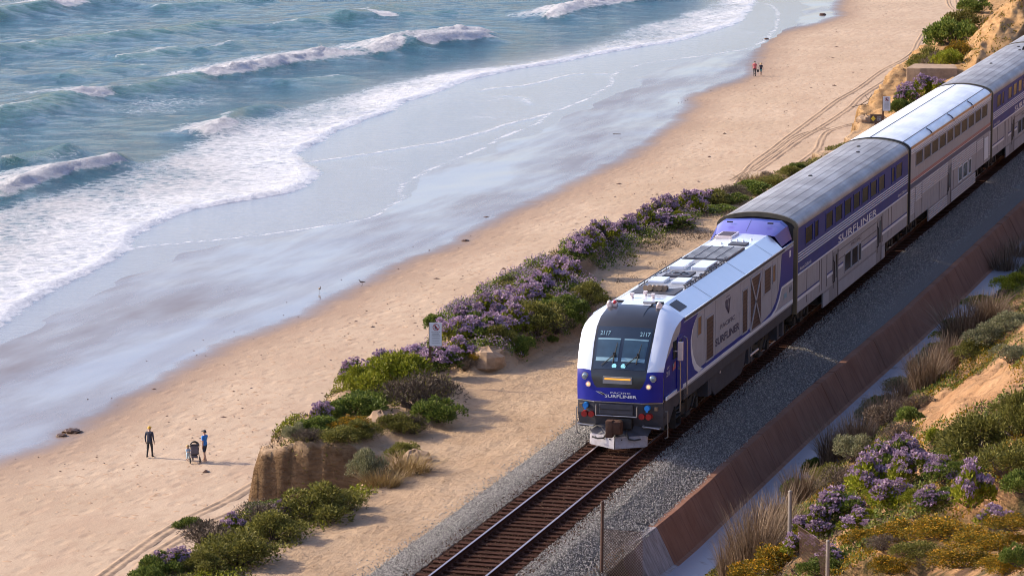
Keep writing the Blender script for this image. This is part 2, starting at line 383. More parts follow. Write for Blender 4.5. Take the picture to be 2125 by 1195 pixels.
# footprints and wheel ruts roughen the dry part only
Z = Z + sst(1, 5, -sw)*(vn(X*1.9, Y*1.1, 3)-.5)*.05
def sand_mat():
    m, nt, b = new_mat('beach_sand')
    w = attr(nt, 'wet'); v = coords(nt); vs_ = coords(nt, (1, .45, 1))
    n1 = noise(nt, v, .06, 5, .6); n2 = noise(nt, vs_, 1.3, 6, .65); n3 = noise(nt, v, 6, 4, .7)
    dry = mixc(nt, ramp(nt, n1, .35, .65), (.365, .268, .186), (.430, .326, .236))
    dry = mixc(nt, ramp(nt, n2, .50, .78), dry, (.300, .205, .140)); dry = mixc(nt, ramp(nt, noise(nt, coords(nt, (1, .3, 1), (0, 0, R(20))), .45, 5, .7), .50, .72), dry, (.355, .250, .175))
    # wet edge with a ragged border
    a = N(nt, 'Math', operation='MULTIPLY_ADD'); nt.links.new(noise(nt, v, .22, 6, .65), a.inputs[0]); a.inputs[1].default_value = 2.6
    b0 = N(nt, 'Math', operation='ADD'); nt.links.new(w, b0.inputs[0]); b0.inputs[1].default_value = -1.3; nt.links.new(b0.outputs[0], a.inputs[2])
    damp = ramp(nt, w, 0, 1)
    mr = N(nt, 'MapRange'); mr.inputs[1].default_value = -4.5; mr.inputs[2].default_value = 0.0; nt.links.new(a.outputs[0], mr.inputs[0])
    mw = N(nt, 'MapRange'); mw.inputs[1].default_value = -.9; mw.inputs[2].default_value = 1.6; nt.links.new(a.outputs[0], mw.inputs[0])
    c = mixc(nt, mr.outputs[0], dry, (.270, .185, .130))
    drained = ramp(nt, noise(nt, coords(nt, (.11, .026, 1), (0, 0, R(-6))), 1.0, 5, .6), .42, .70)
    c = mixc(nt, mw.outputs[0], c, mixc(nt, drained, (.140, .102, .088), (.118, .080, .064)))
    nt.links.new(c, b.inputs['Base Color'])
    # drained patches are less mirror-like
    pat = ramp(nt, noise(nt, coords(nt, (.55, .06, 1), (0, 0, R(6))), .42, 4, .55), .5, .62, (.12,)*3, (.24,)*3); pat = mixc(nt, drained, pat, (.40, .40, .40))
    rr = mixc(nt, mw.outputs[0], (.95, .95, .95), pat)
    nt.links.new(rr, b.inputs['Roughness']); b.inputs['IOR'].default_value = 1.5
    sp = N(nt, 'MapRange'); sp.inputs[3].default_value = .15; sp.inputs[4].default_value = .42; nt.links.new(mw.outputs[0], sp.inputs[0])
    nt.links.new(sp.outputs[0], b.inputs['Specular IOR Level'])
    ct = N(nt, 'Math', operation='MULTIPLY'); dm = N(nt, 'MapRange'); dm.inputs[3].default_value = .24; dm.inputs[4].default_value = .04; nt.links.new(drained, dm.inputs[0]); nt.links.new(mw.outputs[0], ct.inputs[0]); nt.links.new(dm.outputs[0], ct.inputs[1])
    nt.links.new(ct.outputs[0], b.inputs['Coat Weight']); b.inputs['Coat Roughness'].default_value = .10; b.inputs['Coat IOR'].default_value = 1.5
    vo = N(nt, 'TexVoronoi'); vo.inputs['Scale'].default_value = 1.1; nt.links.new(vs_, vo.inputs['Vector'])
    h = mixc(nt, .5, n2, ramp(nt, vo.outputs['Distance'], .05, .4)); h = mixc(nt, .25, h, n3)
    st = N(nt, 'MapRange'); st.inputs[3].default_value = .9; st.inputs[4].default_value = .015; nt.links.new(mw.outputs[0], st.inputs[0])
    bp = N(nt, 'Bump'); bp.inputs['Distance'].default_value = .10; nt.links.new(h, bp.inputs['Height']); nt.links.new(st.outputs[0], bp.inputs['Strength'])
    nt.links.new(bp.outputs[0], b.inputs['Normal']); return m
M['sand'] = sand_mat()
beach = add_mesh('beach', grid_mesh('beach', X, Y, Z, [M['sand']], {'wet': sw}), kind='structure')
# ---- sea with breakers, swash sheets and foam
ax = axis(-212, -46, .42, -3400, -30); ay = axis(58, 442, .85, -300, 3400)
X, Y = np.meshgrid(ax, ay)
d1, s1, p1 = dist_line(X, Y, S1); d2, s2, p2 = dist_line(X, Y, S2); _, sb, _ = dist_line(X, Y, FOAM_BACK)
warp = (fbm(X*.22, Y*.10, 5, 4)-.5)
s1 = s1 + warp*1.6; s2 = s2 + (fbm(X*.3, Y*.12, 9, 3)-.5)*.7
bz = beach_z(X, Y)
Z = np.maximum(bz + np.clip(.03*s2, -.10, .02), BZ-.16 + np.clip(.02*s2, -.3, 0))
foam = np.zeros_like(Z); shal = sst(14, -2, s1)
amt = .5+.5*sst(.25, .8, 1-p1)
bore = sst(-.1, .7, s1)*np.exp(-np.clip(s1-.5, 0, None)/6)
Z = Z + bore*(.10+.30*amt*fbm(X*.8, Y*.45, 12, 3))
edge = sst(-.12, .15, s1)*np.exp(-np.clip(s1, 0, None)/(.9+1.5*amt))
foam = np.maximum(foam, edge*(.70+.30*amt))
sp_ = np.clip(s1, 0, None)/(np.clip(s1, 0, None)+np.clip(-sb, 0, None)+1e-3)
field = sst(0, 1.0, s1)*sst(2.5, -2.5, sb)*(.50-.20*sp_+.34*(fbm(X*.12, Y*.09, 21, 4)-.5)*1.6+.10*sst(.65, .1, p1))
foam = np.maximum(foam, field)
l2 = np.exp(-(np.clip(s2, -.02, None)/.25)**2)*sst(-.25, 0, s2)*(.52+.2*vn(X*.2, Y*.1, 8))
foam = np.maximum(foam, l2); foam = np.maximum(foam, sst(0, .4, s2)*sst(1, -1, s1)*.22*fbm(X*.3, Y*.15, 14, 3))
for L in (S3, S4, S5):
    d, s, _ = dist_line(X, Y, L); k = np.exp(-((s+(fbm(X*.3, Y*.2, 5, 3)-.5)*1.0)/.30)**2)*(d < 2); foam = np.maximum(foam, k*.58); Z = Z+k*.05
sea = sst(4, 26, s1)
chop = (fbm(X*.075+Y*.03, Y*.12, 41, 4)-.5)*.75 + (fbm(X*.35, Y*.45, 43, 3)-.5)*.30
Z = Z + chop*sst(2, 40, s1)*(.55+.45*sst(60, 10, np.abs(X+100)*.2))
glow = np.zeros_like(Z)
for pts, A, wf, wb, spans in BREAK:
    L = smooth_line(px_line(pts), 5); x0, y0 = L.min(0)-14; x1, y1 = L.max(0)+14
    m = (X > x0) & (X < x1) & (Y > y0) & (Y < y1)
    if not m.any(): continue
    xx, yy = X[m], Y[m]; d, s, p = dist_line(xx, yy, L)
    s = s + (fbm(xx*.14, yy*.08, 61, 4)-.5)*3.2
    tap = sst(0, .12, p)*sst(1, .88, p)*np.where(d > np.abs(s)+3.5, 0, 1)
    prof = np.where(s < 0, np.exp(-np.abs(s/wf)**1.35), np.exp(-np.abs(s/wb)**1.25))
    hh = 1.2*A*(.65+.6*fbm(xx*.09, yy*.06, 70, 3))*prof*tap
    fm = np.zeros_like(hh)
    for a, b_ in spans:
        k = sst(a-.03, a+.02, p)*sst(b_+.03, b_-.02, p)
        fm = np.maximum(fm, k*sst(-wf*1.1, -wf*.35, s)*sst(1.2, .2, s)*tap)
        fm = np.maximum(fm, k*sst(.1, 1.0, s)*sst(wb*1.9, 1, s)*.50*tap)
    hh = hh + np.clip(fm, 0, 1)*(fbm(xx*1.0, yy*.9, 81, 4, .75)-.45)*A*.70
    Z[m] = np.maximum(Z[m], 0*Z[m]+Z[m]+hh); foam[m] = np.maximum(foam[m], fm*(.62+.75*fbm(xx*.35, yy*.3, 85, 3)))
    fleck = np.exp(-((s-.3)/.7)**2)*tap*sst(.50, .66, fbm(xx*.16, yy*.12, 88, 4))*.42; foam[m] = np.maximum(foam[m], fleck)
    glow[m] = np.maximum(glow[m], sst(-wf*1.4, -wf*.2, s)*sst(wb*.3, -.3, s)*tap*min(1, A))
foam = np.maximum(foam, sst(.66, .80, fbm(X*.045, Y*.02, 91, 3))*.26*sst(6, 30, s1)*sst(.75, .4, p1))
# --- swash debris colour
def sea_mat():
    m, nt, b = new_mat('sea_water')
    fo = attr(nt, 'foam'); sh = attr(nt, 'shallow'); gl = attr(nt, 'glow'); v = coords(nt)
    va = coords(nt, (.8, .8, 1)); n1 = noise(nt, va, 1.5, 8, .72); n2 = noise(nt, va, .35, 4, .6)
    deep = mixc(nt, ramp(nt, n2, .35, .7), (.011, .070, .112), (.032, .125, .168))
    wc = mixc(nt, gl, deep, (.022, .110, .090))
    wc = mixc(nt, sh, wc, mixc(nt, n1, (.11, .090, .080), (.20, .165, .145)))
    # lacy foam: noise compared with the foam amount
    vo = N(nt, 'TexVoronoi', feature='DISTANCE_TO_EDGE'); vo.inputs['Scale'].default_value = .9
    nd = N(nt, 'TexNoise'); nd.inputs['Scale'].default_value = .9; nd.inputs['Detail'].default_value = 4; nt.links.new(va, nd.inputs['Vector'])
    vv = N(nt, 'Vector Math'.replace(' ', ''), operation='MULTIPLY_ADD'); nt.links.new(nd.outputs['Color'], vv.inputs[0]); vv.inputs[1].default_value = (1.6, 1.6, 1.6); nt.links.new(va, vv.inputs[2])
    nt.links.new(vv.outputs[0], vo.inputs['Vector'])
    lace = ramp(nt, vo.outputs['Distance'], .0, .35, (1, 1, 1), (0, 0, 0))
    big = noise(nt, coords(nt, (.30, .16, 1), (0, 0, R(-12))), 1.0, 5, .65); pt = mixc(nt, .35, mixc(nt, .38, n1, lace), big)
    a = N(nt, 'Math', operation='ADD'); nt.links.new(fo, a.inputs[0]); nt.links.new(pt, a.inputs[1])
    fm = N(nt, 'MapRange', interpolation_type='SMOOTHSTEP'); fm.inputs[1].default_value = .66; fm.inputs[2].default_value = 1.18; nt.links.new(a.outputs[0], fm.inputs[0])
    c = mixc(nt, fm.outputs[0], wc, mixc(nt, ramp(nt, n1, .30, .62), (.44, .44, .47), (.68, .67, .68)))  # shade in the foam pits put in as a darker base colour
    nt.links.new(c, b.inputs['Base Color'])
    r = mixc(nt, fm.outputs[0], mixc(nt, sh, (.10,)*3, (.07,)*3), (.75,)*3); nt.links.new(r, b.inputs['Roughness'])
    b.inputs['IOR'].default_value = 1.34; cw_ = N(nt, 'Math', operation='MULTIPLY'); nt.links.new(sh, cw_.inputs[0]); cw_.inputs[1].default_value = .34; nt.links.new(cw_.outputs[0], b.inputs['Coat Weight']); b.inputs['Coat Roughness'].default_value = .08
    h1 = noise(nt, coords(nt, (.55, .8, 1), (0, 0, R(-20))), 1.25, 8, .70); 
    st = N(nt, 'MapRange'); st.inputs[3].default_value = 1.0; st.inputs[4].default_value = .14; nt.links.new(sh, st.inputs[0])
    bp = N(nt, 'Bump'); bp.inputs['Distance'].default_value = .75; nt.links.new(h1, bp.inputs['Height']); nt.links.new(st.outputs[0], bp.inputs['Strength'])
    b2 = N(nt, 'Bump'); b2.inputs['Distance'].default_value = .45; nt.links.new(n1, b2.inputs['Height']); nt.links.new(fm.outputs[0], b2.inputs['Strength']); nt.links.new(bp.outputs[0], b2.inputs['Normal'])
    nt.links.new(b2.outputs[0], b.inputs['Normal']); return m
M['sea'] = sea_mat()
sea_o = add_mesh('sea', grid_mesh('sea', X, Y, Z, [M['sea']], {'foam': foam, 'shallow': shal, 'glow': glow}), kind='structure')

# ---- bluff: the shelf the railway runs on, broken edge towards the beach
EDGE = np.array([(-60, -9.5), (-30, -9.5), (-18, -9.3), (-9, -8.9), (-6, -9.0), (-4, -10.2), (-2.2, -11.8), (-1.2, -12.3), (0, -12.5), (3, -12.7), (8, -12.5), (13, -12.3), (20, -12.6), (35, -13.1), (50, -13.3), (60, -12.6), (67, -12), (78, -10.5), (90, -9.8), (100, -10.6), (120, -12.4), (140, -13.8), (175, -16), (400, -26)])
PB = px_line([(925, 752), (985, 768), (1060, 758), (1120, 726), (1205, 694), (1250, 622), (1195, 590), (1272, 505), (1235, 475), (1090, 575), (890, 700)], -.5)
PA = px_line([(585, 945), (735, 945), (800, 905), (955, 872), (960, 810), (900, 775), (700, 825), (590, 900)], -.5)
def wall_x(Y): return np.interp(Y, [-60, -10.6, -7, 11, 34, 69, 200], [3.0, 3.1, 3.3, 3.42, 3.85, 3.95, 4.2])
def bluff_z(X, Y):
    n = (fbm(X*.5, Y*.35, 101, 4)-.5)
    z = np.interp(X, [-9, -5, -3.3, -2.9, -1.95, 1.95, 2.6, 3.05, 4.2], [-.62, -.52, -.47, -.46, -.24, -.26, -.52, -.74, -.78])
    z = z + n*.22*sst(-3.0, -5.0, X) + (fbm(X*2.2, Y*1.7, 105, 3)-.5)*.06*sst(-3.0, -4.0, X)
    z = z + sst(-.5, .5, inside(X, Y, PB)+n*.9)*.85 + sst(-.6, .6, inside(X, Y, PA)+n*.8)*.35
    # gully in front of the near promontory
    g = sst(-7.3, -8.2, X+n*.8)*sst(-10, -5.5, Y)*sst(-.35, -.75, Y+n*.5-.10*(X+9)+(fbm(X*2.6, Y*.3, 171, 3)-.5)*.5)
    z = z - g*2.5
    # far sandstone slope climbing beyond the third car
    k = sst(95, 138, Y-.4*(X+6))*(.12+.88*sst(-10.8, -5.0, X))*sst(-3.2, -3.9, X)
    rill = (fbm(X*1.9+Y*.16, Y*.30, 131, 5)-.5)
    z = z + k*(5.3+rill*1.0) + sst(92, 100, Y)*sst(-3.0, -4.5, X)*(rill*.45+.2)
    e = np.interp(Y, EDGE[:, 0], EDGE[:, 1]) + (fbm(X*.1+5, Y*.45, 111, 4)-.5)*1.5
    dr = np.clip(e-X, 0, None)
    z = z - np.minimum(dr*5.0 + (fbm(Y*.7, X*.9, 121, 3)-.5)*dr*2.0, np.maximum(0, z-BZ+.4)*(1-np.exp(-dr*1.2)))
    return z
ax = np.concatenate([np.arange(-26, -15.4, .8), np.arange(-15.2, -2.7, .14), np.arange(-2.4, 3.4, .45)])
ay = np.concatenate([axis(-26, 92, .17, -90, 92), np.arange(92.4, 175, .34), axis(176, 190, 4, 176, 900)])
X, Y = np.meshgrid(ax, ay)
X = np.where(X > 2.9, wall_x(Y)-.22, X); Z = bluff_z(X, Y)
def dirt_mat():
    m, nt, b = new_mat('bluff_dirt')
    v = coords(nt); n1 = noise(nt, v, .35, 6, .6); n2 = noise(nt, v, 3.2, 6, .7); n3 = noise(nt, coords(nt, (1, .25, 2.2), (0, 0, .4)), 2.0, 5, .65)
    c = mixc(nt, ramp(nt, n1, .35, .68), (.310, .212, .132), (.385, .278, .184))
    c = mixc(nt, ramp(nt, n2, .50, .75), c, (.225, .145, .085))
    g = N(nt, 'NewGeometry'); sx = N(nt, 'SeparateXYZ'); nt.links.new(g.outputs['Normal'], sx.inputs[0])
    steep = ramp(nt, sx.outputs[2], .45, .85, (1, 1, 1), (0, 0, 0))
    rock = mixc(nt, ramp(nt, n3, .35, .65), (.155, .092, .050), (.285, .180, .098))
    c = mixc(nt, steep, c, rock); sy = N(nt, 'SeparateXYZ'); nt.links.new(v, sy.inputs[0]); fy = N(nt, 'MapRange'); fy.inputs[1].default_value = 90; fy.inputs[2].default_value = 104; nt.links.new(sy.outputs[1], fy.inputs[0])
    c = mixc(nt, fy.outputs[0], c, mixc(nt, ramp(nt, n3, .3, .7), (.270, .150, .062), (.430, .265, .125))); nt.links.new(c, b.inputs['Base Color'])
    b.inputs['Roughness'].default_value = .95; b.inputs['Specular IOR Level'].default_value = .1
    h = mixc(nt, .5, n2, n3); st_ = noise(nt, coords(nt, (1.2, 1.2, 4.0), (.15, .1, 0)), 1.5, 7, .7); h = mixc(nt, steep, h, mixc(nt, .5, st_, n2)); sd2 = N(nt, 'MapRange'); sd2.inputs[3].default_value = .20; sd2.inputs[4].default_value = .75; nt.links.new(steep, sd2.inputs[0]); bump(nt, b, h, 1.0, .22); nt.links.new(sd2.outputs[0], b.inputs['Normal'].links[0].from_node.inputs['Distance']); return m
M['dirt'] = dirt_mat()
bluff = add_mesh('bluff', grid_mesh('bluff', X, Y, Z, [M['dirt']]), kind='structure')

# ---- hillside rising inland behind the drain
def hill_z(X, Y):
    n = fbm(X*.30, Y*.22, 201, 4)-.5; n2 = fbm(X*1.1, Y*.8, 211, 3)-.5
    b = wall_x(Y)+1.62
    t = np.clip(X-b, 0, None)
    z = -1.90 + .66*t + n*.9*sst(.4, 4, t) + n2*.30*sst(.2, 2, t)
    # an eroded scarp part of the way up
    sc = sst(-.35, .35, t-4.6-2.2*(fbm(Y*.09+3, Y*0+2, 221, 3)-.5)*2)
    z = z + sc*.6
    z = z + (fbm(X*2.6, Y*1.5+X*.8, 231, 4)-.5)*.55*sst(1.5, 3, t)
    return z - .35*sst(.5, -.3, X-b)
ax = np.concatenate([np.arange(0, 14, .16), np.arange(14, 60, 1.5)]); ay = np.concatenate([np.arange(-110, -32, 2.0), np.arange(-32, 82, .2), np.arange(82, 300, 3.0)])
T, Y = np.meshgrid(ax, ay); X = wall_x(Y)+1.32+T; Z = hill_z(X, Y)
Z = np.where(Y < -30, np.minimum(Z, -2+.6*(X-5)), Z)
Z = np.minimum(Z, 20)
def hill_mat():
    m, nt, b = new_mat('hillside_soil')
    v = coords(nt); n1 = noise(nt, v, .5, 6, .62); n2 = noise(nt, v, 4, 6, .7)
    c = mixc(nt, ramp(nt, n1, .35, .65), (.340, .185, .090), (.440, .265, .140))
    c = mixc(nt, ramp(nt, n2, .5, .75), c, (.190, .095, .045))
    sc_ = N(nt, 'Math', operation='MULTIPLY'); nt.links.new(ramp(nt, noise(nt, v, .9, 5, .7), .44, .60), sc_.inputs[0]); nt.links.new(attr(nt, 'scrub'), sc_.inputs[1])
    c = mixc(nt, sc_.outputs[0], c, mixc(nt, n2, (.050, .045, .022), (.105, .090, .045))); nt.links.new(c, b.inputs['Base Color'])
    b.inputs['Roughness'].default_value = .95; b.inputs['Specular IOR Level'].default_value = .1
    h = mixc(nt, .45, n2, n1); bump(nt, b, h, 1.0, .35); return m
M['hill'] = hill_mat()
HX, HY, HZ = X, Y, Z
# ---- concrete drain: sloping wall in cast panels, water along its foot
def conc_mat():
    m, nt, b = new_mat('stained_concrete')
    n1 = noise(nt, coords(nt, (1, 1, 1)), .7, 6, .65); n2 = noise(nt, coords(nt, (.35, 3.4, .35)), 1.7, 6, .7)
    c = mixc(nt, ramp(nt, n1, .3, .7), (.175, .082, .052), (.235, .122, .082))
    c = mixc(nt, ramp(nt, n2, .5, .72), c, (.115, .060, .042)); nt.links.new(c, b.inputs['Base Color'])
    b.inputs['Roughness'].default_value = .9; b.inputs['Specular IOR Level'].default_value = .08; bump(nt, b, n2, .25, .02); return m
M['concrete'] = conc_mat()
M['palewash'] = plain('pale_lime_stain', (.26, .23, .235), .8, 0, .45, 2.5, stretch=(1, 3.4, .35), dirt=(.12, .07, .05))
dw = empty('drain_wall', (3.4, -10.6, -1.9), label='long stained brown concrete drain wall sloping down beside the track ballast', cat='wall')
ys = np.arange(-10.6, 92, 2.45)
for k in range(len(ys)-1):
    y0, y1 = ys[k]+.012, ys[k+1]-.012; mb = MB(); rows = []
    for y in (y0, y1):
        w = float(wall_x(y)); j = random.uniform(-.012, .012)
        rows.append([(w-.26-3.4, y+10.6, -1.2+1.9), (w-.26-3.4, y+10.6, -.60+1.9+j), (w-3.4, y+10.6, -.60+1.9+j), (w+.05-3.4+j, y+10.6, -.68+1.9), (w+.56-3.4+j, y+10.6, -1.70+1.9), (w+.74-3.4, y+10.6, -1.76+1.9), (w+.3-3.4, y+10.6, -2.2+1.9)])
    mb.loft(rows, 0, True); n = 7
    mb.f.append(tuple(range(n))); mb.f.append(tuple(range(2*n-1, n-1, -1))); mb.m += [0, 0]
    mb.build('wall_panel', M['palewash'] if k == 0 else M['concrete'], dw, label='pale lime-streaked end panel' if k == 0 else None)
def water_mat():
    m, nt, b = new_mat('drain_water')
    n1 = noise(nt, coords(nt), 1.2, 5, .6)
    nt.links.new(mixc(nt, ramp(nt, n1, .60, .72), (.27, .29, .34), (.16, .14, .13)), b.inputs['Base Color'])  # pale base stands in for the bright sky reflected in the water
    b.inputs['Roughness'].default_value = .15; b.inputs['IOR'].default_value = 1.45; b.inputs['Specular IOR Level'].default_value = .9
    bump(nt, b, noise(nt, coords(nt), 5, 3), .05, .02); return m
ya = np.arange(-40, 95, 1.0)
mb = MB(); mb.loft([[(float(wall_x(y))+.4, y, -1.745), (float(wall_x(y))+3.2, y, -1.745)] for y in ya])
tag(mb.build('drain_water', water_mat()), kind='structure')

# ---- track
track = empty('railway_track', (0, 0, -.17), label='single railway track with rusty rails on dark sleepers running under the train', cat='track')
RP = [(-.07, -.17), (.07, -.17), (.07, -.155), (.012, -.125), (.010, -.045), (.036, -.03), (.036, -.006), (.028, 0), (-.028, 0), (-.036, -.006), (-.036, -.03), (-.010, -.045), (-.012, -.125), (-.07, -.155)]
for s in (-1, 1):
    mb = MB(); rows = [[(s*.7525+a, y, b+.17) for a, b in RP] for y in (-60, 300)]
    mb.loft(rows, 0, True, mf=lambda i, j: 1 if 5 < j < 9 else 0)
    mb.build('rail', [M['railside'], M['railtop']], track)
tm = []
for k in range(4):
    mb = MB(); mb.box((0, 0, -.055), (2.6, .23, .16)); me = mb.mesh('sleeper', [M['tie']], bevel=.012)
    for vv in me.vertices: vv.co.x += random.uniform(-.02, .02); vv.co.z += random.uniform(-.008, .008)
    tm.append(me)
pm = MB(); pm.b2(-.1, .1, -.1, .1, .02, .045).mesh('p', [M['railside']])
for k in range(270):
    y = -25+.50*k
    o = link('sleeper', tm[k % 4], track, (random.uniform(-.03, .03), y+random.uniform(-.03, .03), random.uniform(-.01, .004)), random.uniform(-.015, .015))
mb = MB()
for k in range(100):
    y = -25+.5*k
    for s in (-1, 1): mb.box((s*.7525, y, .03), (.34, .18, .03)); mb.box((s*.7525+.1, y, .055), (.03, .03, .05)); mb.box((s*.7525-.1, y, .055), (.03, .03, .05))
tag(mb.build('tie_plates', M['railside'], track), kind='stuff')
# ballast stones
def stones(name, n, fx, fy, zf, size, mat):
    x = fx(n); y = fy(n); z = zf(x, y); s = size*rng.uniform(.55, 1.35, n)
    O = np.array([(1, 0, 0), (-1, 0, 0), (0, 1, 0), (0, -1, 0), (0, 0, 1), (0, 0, -1)], float)
    Fo = np.array([(0, 2, 4), (2, 1, 4), (1, 3, 4), (3, 0, 4), (2, 0, 5), (1, 2, 5), (3, 1, 5), (0, 3, 5)])
    q = rng.normal(size=(n, 4)); q /= np.linalg.norm(q, axis=1)[:, None]; w, a, b, c = q.T
    Rm = np.stack([1-2*(b*b+c*c), 2*(a*b-c*w), 2*(a*c+b*w), 2*(a*b+c*w), 1-2*(a*a+c*c), 2*(b*c-a*w), 2*(a*c-b*w), 2*(b*c+a*w), 1-2*(a*a+b*b)], -1).reshape(n, 3, 3)
    V = O[None]*rng.uniform(.55, 1.2, (n, 6, 1)) * (s[:, None, None]*np.array([1, .8, .6]))
    V = np.einsum('nij,nkj->nki', Rm, V) + np.stack([x, y, z], -1)[:, None, :]
    F = (Fo[None]+6*np.arange(n)[:, None, None]).reshape(-1, 3)
    return np_mesh(name, V.reshape(-1, 3), F, [mat])
M['stone'] = leafy('ballast_stone', [(.12, .113, .107), (.215, .202, .190), (.31, .29, .268), (.45, .42, .38)], .9, 0)
M['stone_tan'] = leafy('tan_pebble', [(.16, .11, .07), (.27, .19, .13), (.33, .25, .18)], .9, 0)
M['stone_rust'] = leafy('rust_stained_ballast', [(.032, .014, .009), (.065, .030, .019), (.095, .050, .032), (.15, .09, .06)], .85, 0)
gz = lambda x, y: bluff_z(x, y)+.01
gz2 = lambda x, y: np.interp(x, [-3.6, -2.95, -1.95, 1.95, 2.6, 3.3], [-.50, -.44, -.185, -.185, -.435, -.66])+rng.uniform(-.01, .025, x.shape)
add_mesh('ballast_shoulder', stones('ballast_shoulder', 38000, lambda n: -1.40-1.45*rng.uniform(0, 1, n)-.55*np.abs(rng.normal(0, 1, n))*(rng.uniform(0, 1, n) < .22), lambda n: rng.uniform(-24, 16, n), gz2, .030, M['stone']), kind='stuff', label='grey crushed stone ballast on the seaward shoulder of the track')
add_mesh('ballast_stones', stones('ballast_stones', 60000, lambda n: 1.3+1.95*rng.uniform(0, 1, n), lambda n: -22+118*rng.uniform(0, 1, n)**1.35, gz2, .033, M['stone']), kind='stuff', label='grey crushed stone ballast between the track and the drain wall')
add_mesh('crib_ballast', stones('crib_ballast', 22000, lambda n: rng.uniform(-1.75, 1.75, n), lambda n: -25+70*rng.uniform(0, 1, n)**1.3, lambda x, y: -.192+rng.uniform(-.01, .05, x.shape), .030, M['stone_rust']), kind='stuff', label='rust-stained ballast between the sleepers')
add_mesh('pebbles', stones('pebbles', 1800, lambda n: rng.uniform(-9, -2.6, n), lambda n: rng.uniform(-24, 60, n), gz, .018, M['stone_tan']), kind='stuff', label='small pebbles strewn over the sandy path')
# base under the stones
mb = MB()
rows = [[(x, y, float(z)) for x, z in ((-3.0, -.462), (-1.95, -.20), (1.95, -.20), (2.6, -.455), (3.0, -.672))] for y in (-60, 300)]
M['trackbed'] = plain('ballast_bed', (.14, .130, .120), .95, 0, .6, 22, bmp=1.0, dirt=(.22, .20, .18), spec=.06)
tb = []
for y in np.arange(-60, 300, 3.0): tb.append([(-2.95, y, -.452), (-1.95, y, -.204), (-1.45, y, -.200), (1.45, y, -.200), (1.95, y, -.204), (2.6, y, -.444), (float(wall_x(y))-.27, y, -.69)])
M['ristbed'] = plain('rust_stained_bed', (.036, .018, .012), .95, 0, .6, 22, bmp=1.0, dirt=(.07, .038, .025), spec=.06)
mb.loft(tb, mf=lambda i, j: 1 if j == 2 else 0); tag(mb.build('trackbed', [M['trackbed'], M['ristbed']]), kind='structure')

# ================================================================== THE TRAIN
def side_text(body, h, w, yc, zc, x, mat, parent, bold=.01, name='lettering'):
    return text_mb(body, h, w, lambda a, b: (x, yc+a, zc+b), bold).build(name, mat, parent)
def front_text(body, h, w, xc, zc, y, mat, parent, bold=.01, name='lettering', lean=0):
    return text_mb(body, h, w, lambda a, b: (xc+a, y+b*lean, zc+b), bold).build(name, mat, parent)
def decal(poly, x, mat, parent, name, t=.004):
    return MB().prism(poly, 'x', x, x+t).build(name, mat, parent)
def wheelset(parent, y, r, gauge=.75):
    """one wheel at each side with tyre rim and hub"""
    for s in (-1, 1):
        mb = MB(); prof = [(.0, .55*r), (.02, .6*r), (.02, .86*r), (.07, .9*r), (.07, r), (-.05, r), (-.05, r+.03), (-.08, r+.03), (-.08, 0)]
        n = 20; rows = []
        for k in range(n):
            t = 2*math.pi*k/n; rows.append([(s*(gauge+a), y+rr*math.cos(t), r+rr*math.sin(t)) for a, rr in [(.05, 0), (.05, .25*r)]+prof])
        rows.append(rows[0]); mb.loft(rows)
        mb.tube((s*gauge, y, r), (s*(gauge+.22), y, r), .13, .11, 10)
        autosmooth(mb.build('wheel', M['dark'], parent))
def truck(parent, yc, base, r, mat, frame_x=1.02, springs=3):
    o = MB()
    for s in (-1, 1):
        x = s*frame_x
        o.prism([(yc-base-.45, .55), (yc-base-.35, .85), (yc-base+.3, .95), (yc-.5, .78), (yc+.5, .78), (yc+base-.3, .95), (yc+base+.35, .85), (yc+base+.45, .55), (yc+base-.3, .5), (yc+.45, .42), (yc-.45, .42), (yc-base+.3, .5)], 'x', x-.09, x+.09)
        for k in (-1, 1):
            o.box((x+s*.06, yc+k*base, .50), (.2, .34, .34))
            o.tube((x+s*.04, yc+k*base-.3, .6), (x+s*.04, yc+k*base-.3, .95), .085, .085, 10)
            o.tube((x+s*.1, yc+k*(base-.65), .45), (x+s*.1, yc+k*(base-.2), .78), .05, .05, 8)
        o.tube((x, yc, .45), (x, yc, .95), .16, .16, 12); o.box((x+s*.05, yc, .36), (.25, .7, .12))
    o.box((0, yc, .62), (2.0, .5, .3))
    f = autosmooth(o.build('truck', mat, parent))
    for k in (-1, 1): wheelset(f, yc+k*base, r)
    return f
# ---------------------------------------------------------------- locomotive
loco = empty('locomotive', (0, 0, 0), label='blue white and silver passenger locomotive leading the train towards the viewer', cat='locomotive')
IN = [(.80, -.02, 1.53), (.72, -.01, 1.98), (.80, 0, 2.06), (.90, .03, 2.30), (.93, .07, 2.52), (.94, .25, 2.80), (.97, .60, 3.30), (.98, 1.0, 3.78), (.95, 1.4, 4.06), (.89, 2.0, 4.25), (.84, 2.87, 4.335)]
OUT = [(1.42, .25, 1.53), (1.43, .25, 1.96), (1.43, .25, 2.06), (1.43, .26, 2.30), (1.435, .29, 2.52), (1.455, .42, 2.80), (1.49, .74, 3.22), (1.52, 1.17, 3.60), (1.525, 1.58, 3.77), (1.525, 2.1, 3.87), (1.525, 2.70, 3.93)]
def front_rows(off=0.0, j0=0, j1=None, win=False):
    rows = []
    for (xi, yi, zi), (xo, yo, zo) in list(zip(IN, OUT))[j0:j1]:
        r = []
        for u in (-1, -.5, 0, .5, 1):
            r.append((xi*u, yi-.07*(1-u*u)-off, zi+.03*(1-u*u)))
        if not win:
            mid = lambda s, t: (s*(xi+(xo-xi)*t), yi+(yo-yi)*t-.07*math.sin(t*math.pi), zi+(zo-zi)*t+.03*math.sin(t*math.pi))
            r = [(-xo, yo, zo), mid(-1, .75), mid(-1, .4)]+r+[mid(1, .4), mid(1, .75), (xo, yo, zo)]
        rows.append(r)
    return rows
fr = front_rows()
